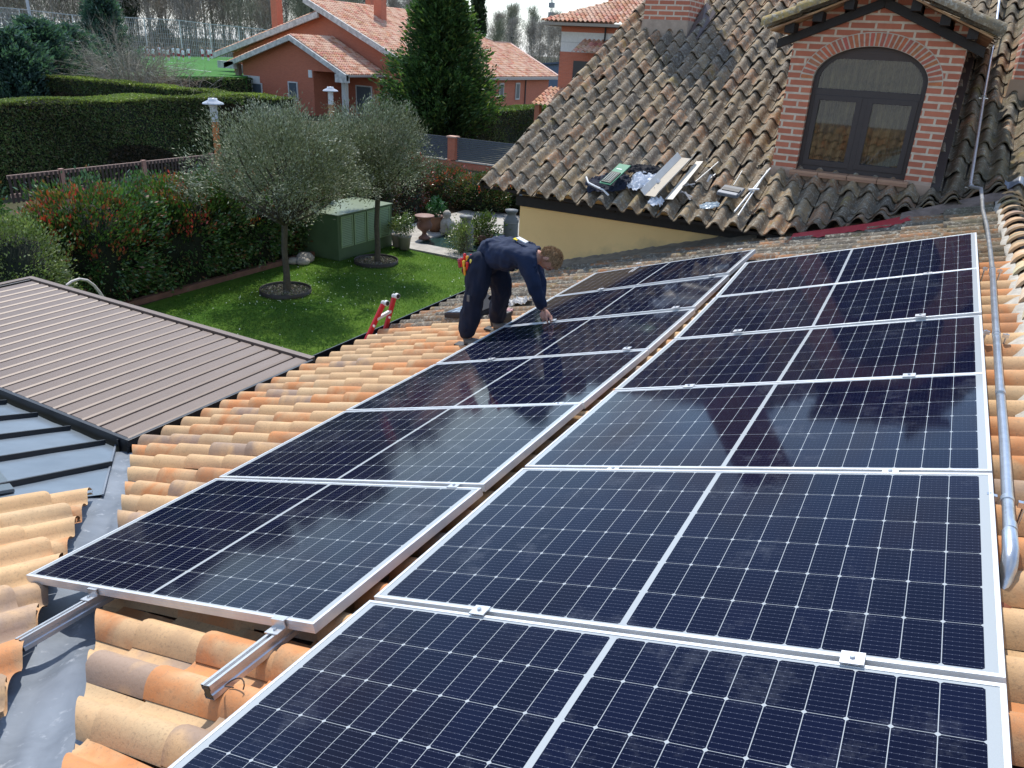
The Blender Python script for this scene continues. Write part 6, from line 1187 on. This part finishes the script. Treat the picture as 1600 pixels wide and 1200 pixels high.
m = MB(); bx(m, (-.085, -.22, -.012), (.085, .22, .0), (.015, .20, .10), My, c2); m.build('card', MT['any'], root, bevel=.003); m = MB(); bx(m, (-.07, -.20, .0005), (.07, .03, .012), (.012, .03, .022), My, c2); m.build('blister', MT['any'], root, bevel=.003)
m = MB()
for i in range(4): bx(m, (-.055 + .031 * i, -.17, .0125), (-.043 + .031 * i, -.01, .018), (.16, .18, .18), My, c2)
m.build('drill_bits', MT['any'], root); m = MB(); bx(m, (-.05, .10, .0005), (.03, .115, .002), (.75, .78, .75), My, c2); m.build('white_label', MT['any'], root)
crumple('plastic_wrap', (-1.86, 2.50), .24, .20, .02, (.66, .68, .72), 'crumpled white plastic wrapping right of the green pack', 'plastic wrap', 4.4, 'any', surf=SO, amp=.09, n=22, freq=4.5)
crumple('plastic_scrap', (-1.60, 2.18), .10, .09, .02, (.62, .64, .68), 'small white plastic scrap hanging at the eaves below the channel', 'plastic wrap', 2.2, 'any', surf=SO, amp=.06, n=14, freq=4)
crumple('clear_plastic', (-.98, 2.28), .13, .06, .01, (.50, .54, .54), 'pale clear plastic scrap near the eaves left of the grey bracket', 'plastic wrap', 6.6, 'gloss', surf=SO, amp=.03, n=14, rot=.5)
def strip(pts_a, pts_b, name, col, lab, cat_, mt='any', th=.006):
    m = MB(); m.grid([[Vector(p) for p in pts_a], [Vector(p) for p in pts_b]], col, smooth=False); o = m.build(name, MT[mt], None, tuple(Vector(pts_a[0])), fix=False); s_ = o.modifiers.new('thick', 'SOLIDIFY'); s_.thickness = th; return tag(o, lab, cat_)
# white folded packaging channel: two flaps meeting at a valley
A_ = np.array(SO(-1.75, 2.20, .075)); T_ = np.array(SO(-1.60, 3.02, .085)); root = thing('packaging_channel', A_, 'long open white cardboard channel pointing up the slope, left of the grey bracket', 'cardboard')
def q4(o1, h1_, o2, h2_, name, col):
    m = MB(); nn = np.array([0, -math.sin(TO), math.cos(TO)]); X_ = np.array([1., 0, 0]); m.add([A_ + X_ * o1 + nn * h1_, A_ + X_ * o2 + nn * h2_, T_ + X_ * o2 + nn * h2_, T_ + X_ * o1 + nn * h1_], [(0, 1, 2, 3)], col); o = m.build(name, MT['any'], root, fix=False); s_ = o.modifiers.new('t', 'SOLIDIFY'); s_.thickness = .004
q4(-.05, .07, .0, .0, 'side_flap', (.66, .65, .62)); q4(.0, .0, .13, .0, 'channel_bed', (.34, .29, .22)); q4(.13, .0, .185, .09, 'side_flap', (.62, .60, .55))
strip([SO(-1.50, 2.22, .05), SO(-1.40, 2.21, .07)], [SO(-1.40, 3.0, .07), SO(-1.31, 2.99, .09)], 'cardboard_strip', (.66, .60, .50), 'cream cardboard strip right beside the white channel', 'cardboard')
def rod(a, b, r_, col, lab, name='metal_rod', cat_='rod'): m = MB(); m.tube([a, b], r_, 8, col); return tag(m.build(name, MT['gloss'], None, tuple(a), fix=False), lab, cat_)
rod(SO(-1.27, 2.62, .06), SO(-1.13, 3.02, .09), .008, (.45, .44, .40), 'thin rod leaning right of the cardboard strip')
rod(SO(-.82, 2.66, .06), SO(-.80, 2.92, .09), .007, (.45, .43, .38), 'short thin rod above the grey bracket')
rod(SO(-.66, 2.20, .05), SO(-.50, 3.04, .09), .011, (.62, .62, .60), 'left one of two crossing pale rods by the dormer')
rod(SO(-.60, 2.14, .05), SO(-.52, 3.0, .085), .010, (.55, .55, .53), 'right one of two crossing pale rods by the dormer')
m = MB(); m.tube([SO(-.62, 2.58, .09), SO(-.50, 2.60, .10)], .012, 8, (.7, .7, .7)); tag(m.build('cable_tie', MT['gloss'], None, tuple(SO(-.6, 2.5, .08)), fix=False), 'white tie binding the two crossing rods', 'tie')
root = thing('grey_bracket', SO(-.82, 2.45, .05), 'grey and black moulded bracket lying near the dormer', 'bracket'); c3 = SO(-.80, 2.50, .10)
m = MB(); bx(m, (-.14, -.10, -.03), (.13, .10, 0), (.11, .115, .125), My, c3); m.build('bracket_body', MT['any'], root, bevel=.012); m = MB(); bx(m, (-.11, -.02, .001), (.11, .035, .012), (.02, .02, .022), My, c3); m.build('slot', MT['any'], root); m = MB(); bx(m, (-.13, -.095, .001), (.12, -.045, .02), (.26, .27, .29), My, c3); m.build('lip', MT['any'], root, bevel=.005)
for i, (x, y, L1, r_, lab) in enumerate(((-1.34, 2.50, .16, 0.4, 'metal clip just right of the cardboard strip'), (-1.30, 2.33, .20, -.5, 'metal clip lowest right of the cardboard strip'), (-1.12, 2.72, .12, 1.2, 'curved metal clip beside the thin rod'))):
    m = MB(); a0_ = SO(x - L1 / 2 * math.cos(r_), y - L1 / 2 * math.sin(r_), .05); a1_ = SO(x, y, .11); a2_ = SO(x + L1 / 2 * math.cos(r_), y + L1 / 2 * math.sin(r_), .05); m.bar(a0_, a1_, .035, .006, col=(.28, .28, .28)); m.bar(a1_ + Vector((.004, 0, .002)), a2_, .035, .006, col=(.35, .35, .35)); m.bar(a0_ + Vector((0, .04, .02)), a2_ + Vector((0, .05, .03)), .012, .01, col=(.5, .5, .5)); tag(m.build('metal_clip', MT['gloss'], None, tuple(a0_)), lab, 'metal clip', 'metal clips on the old roof')
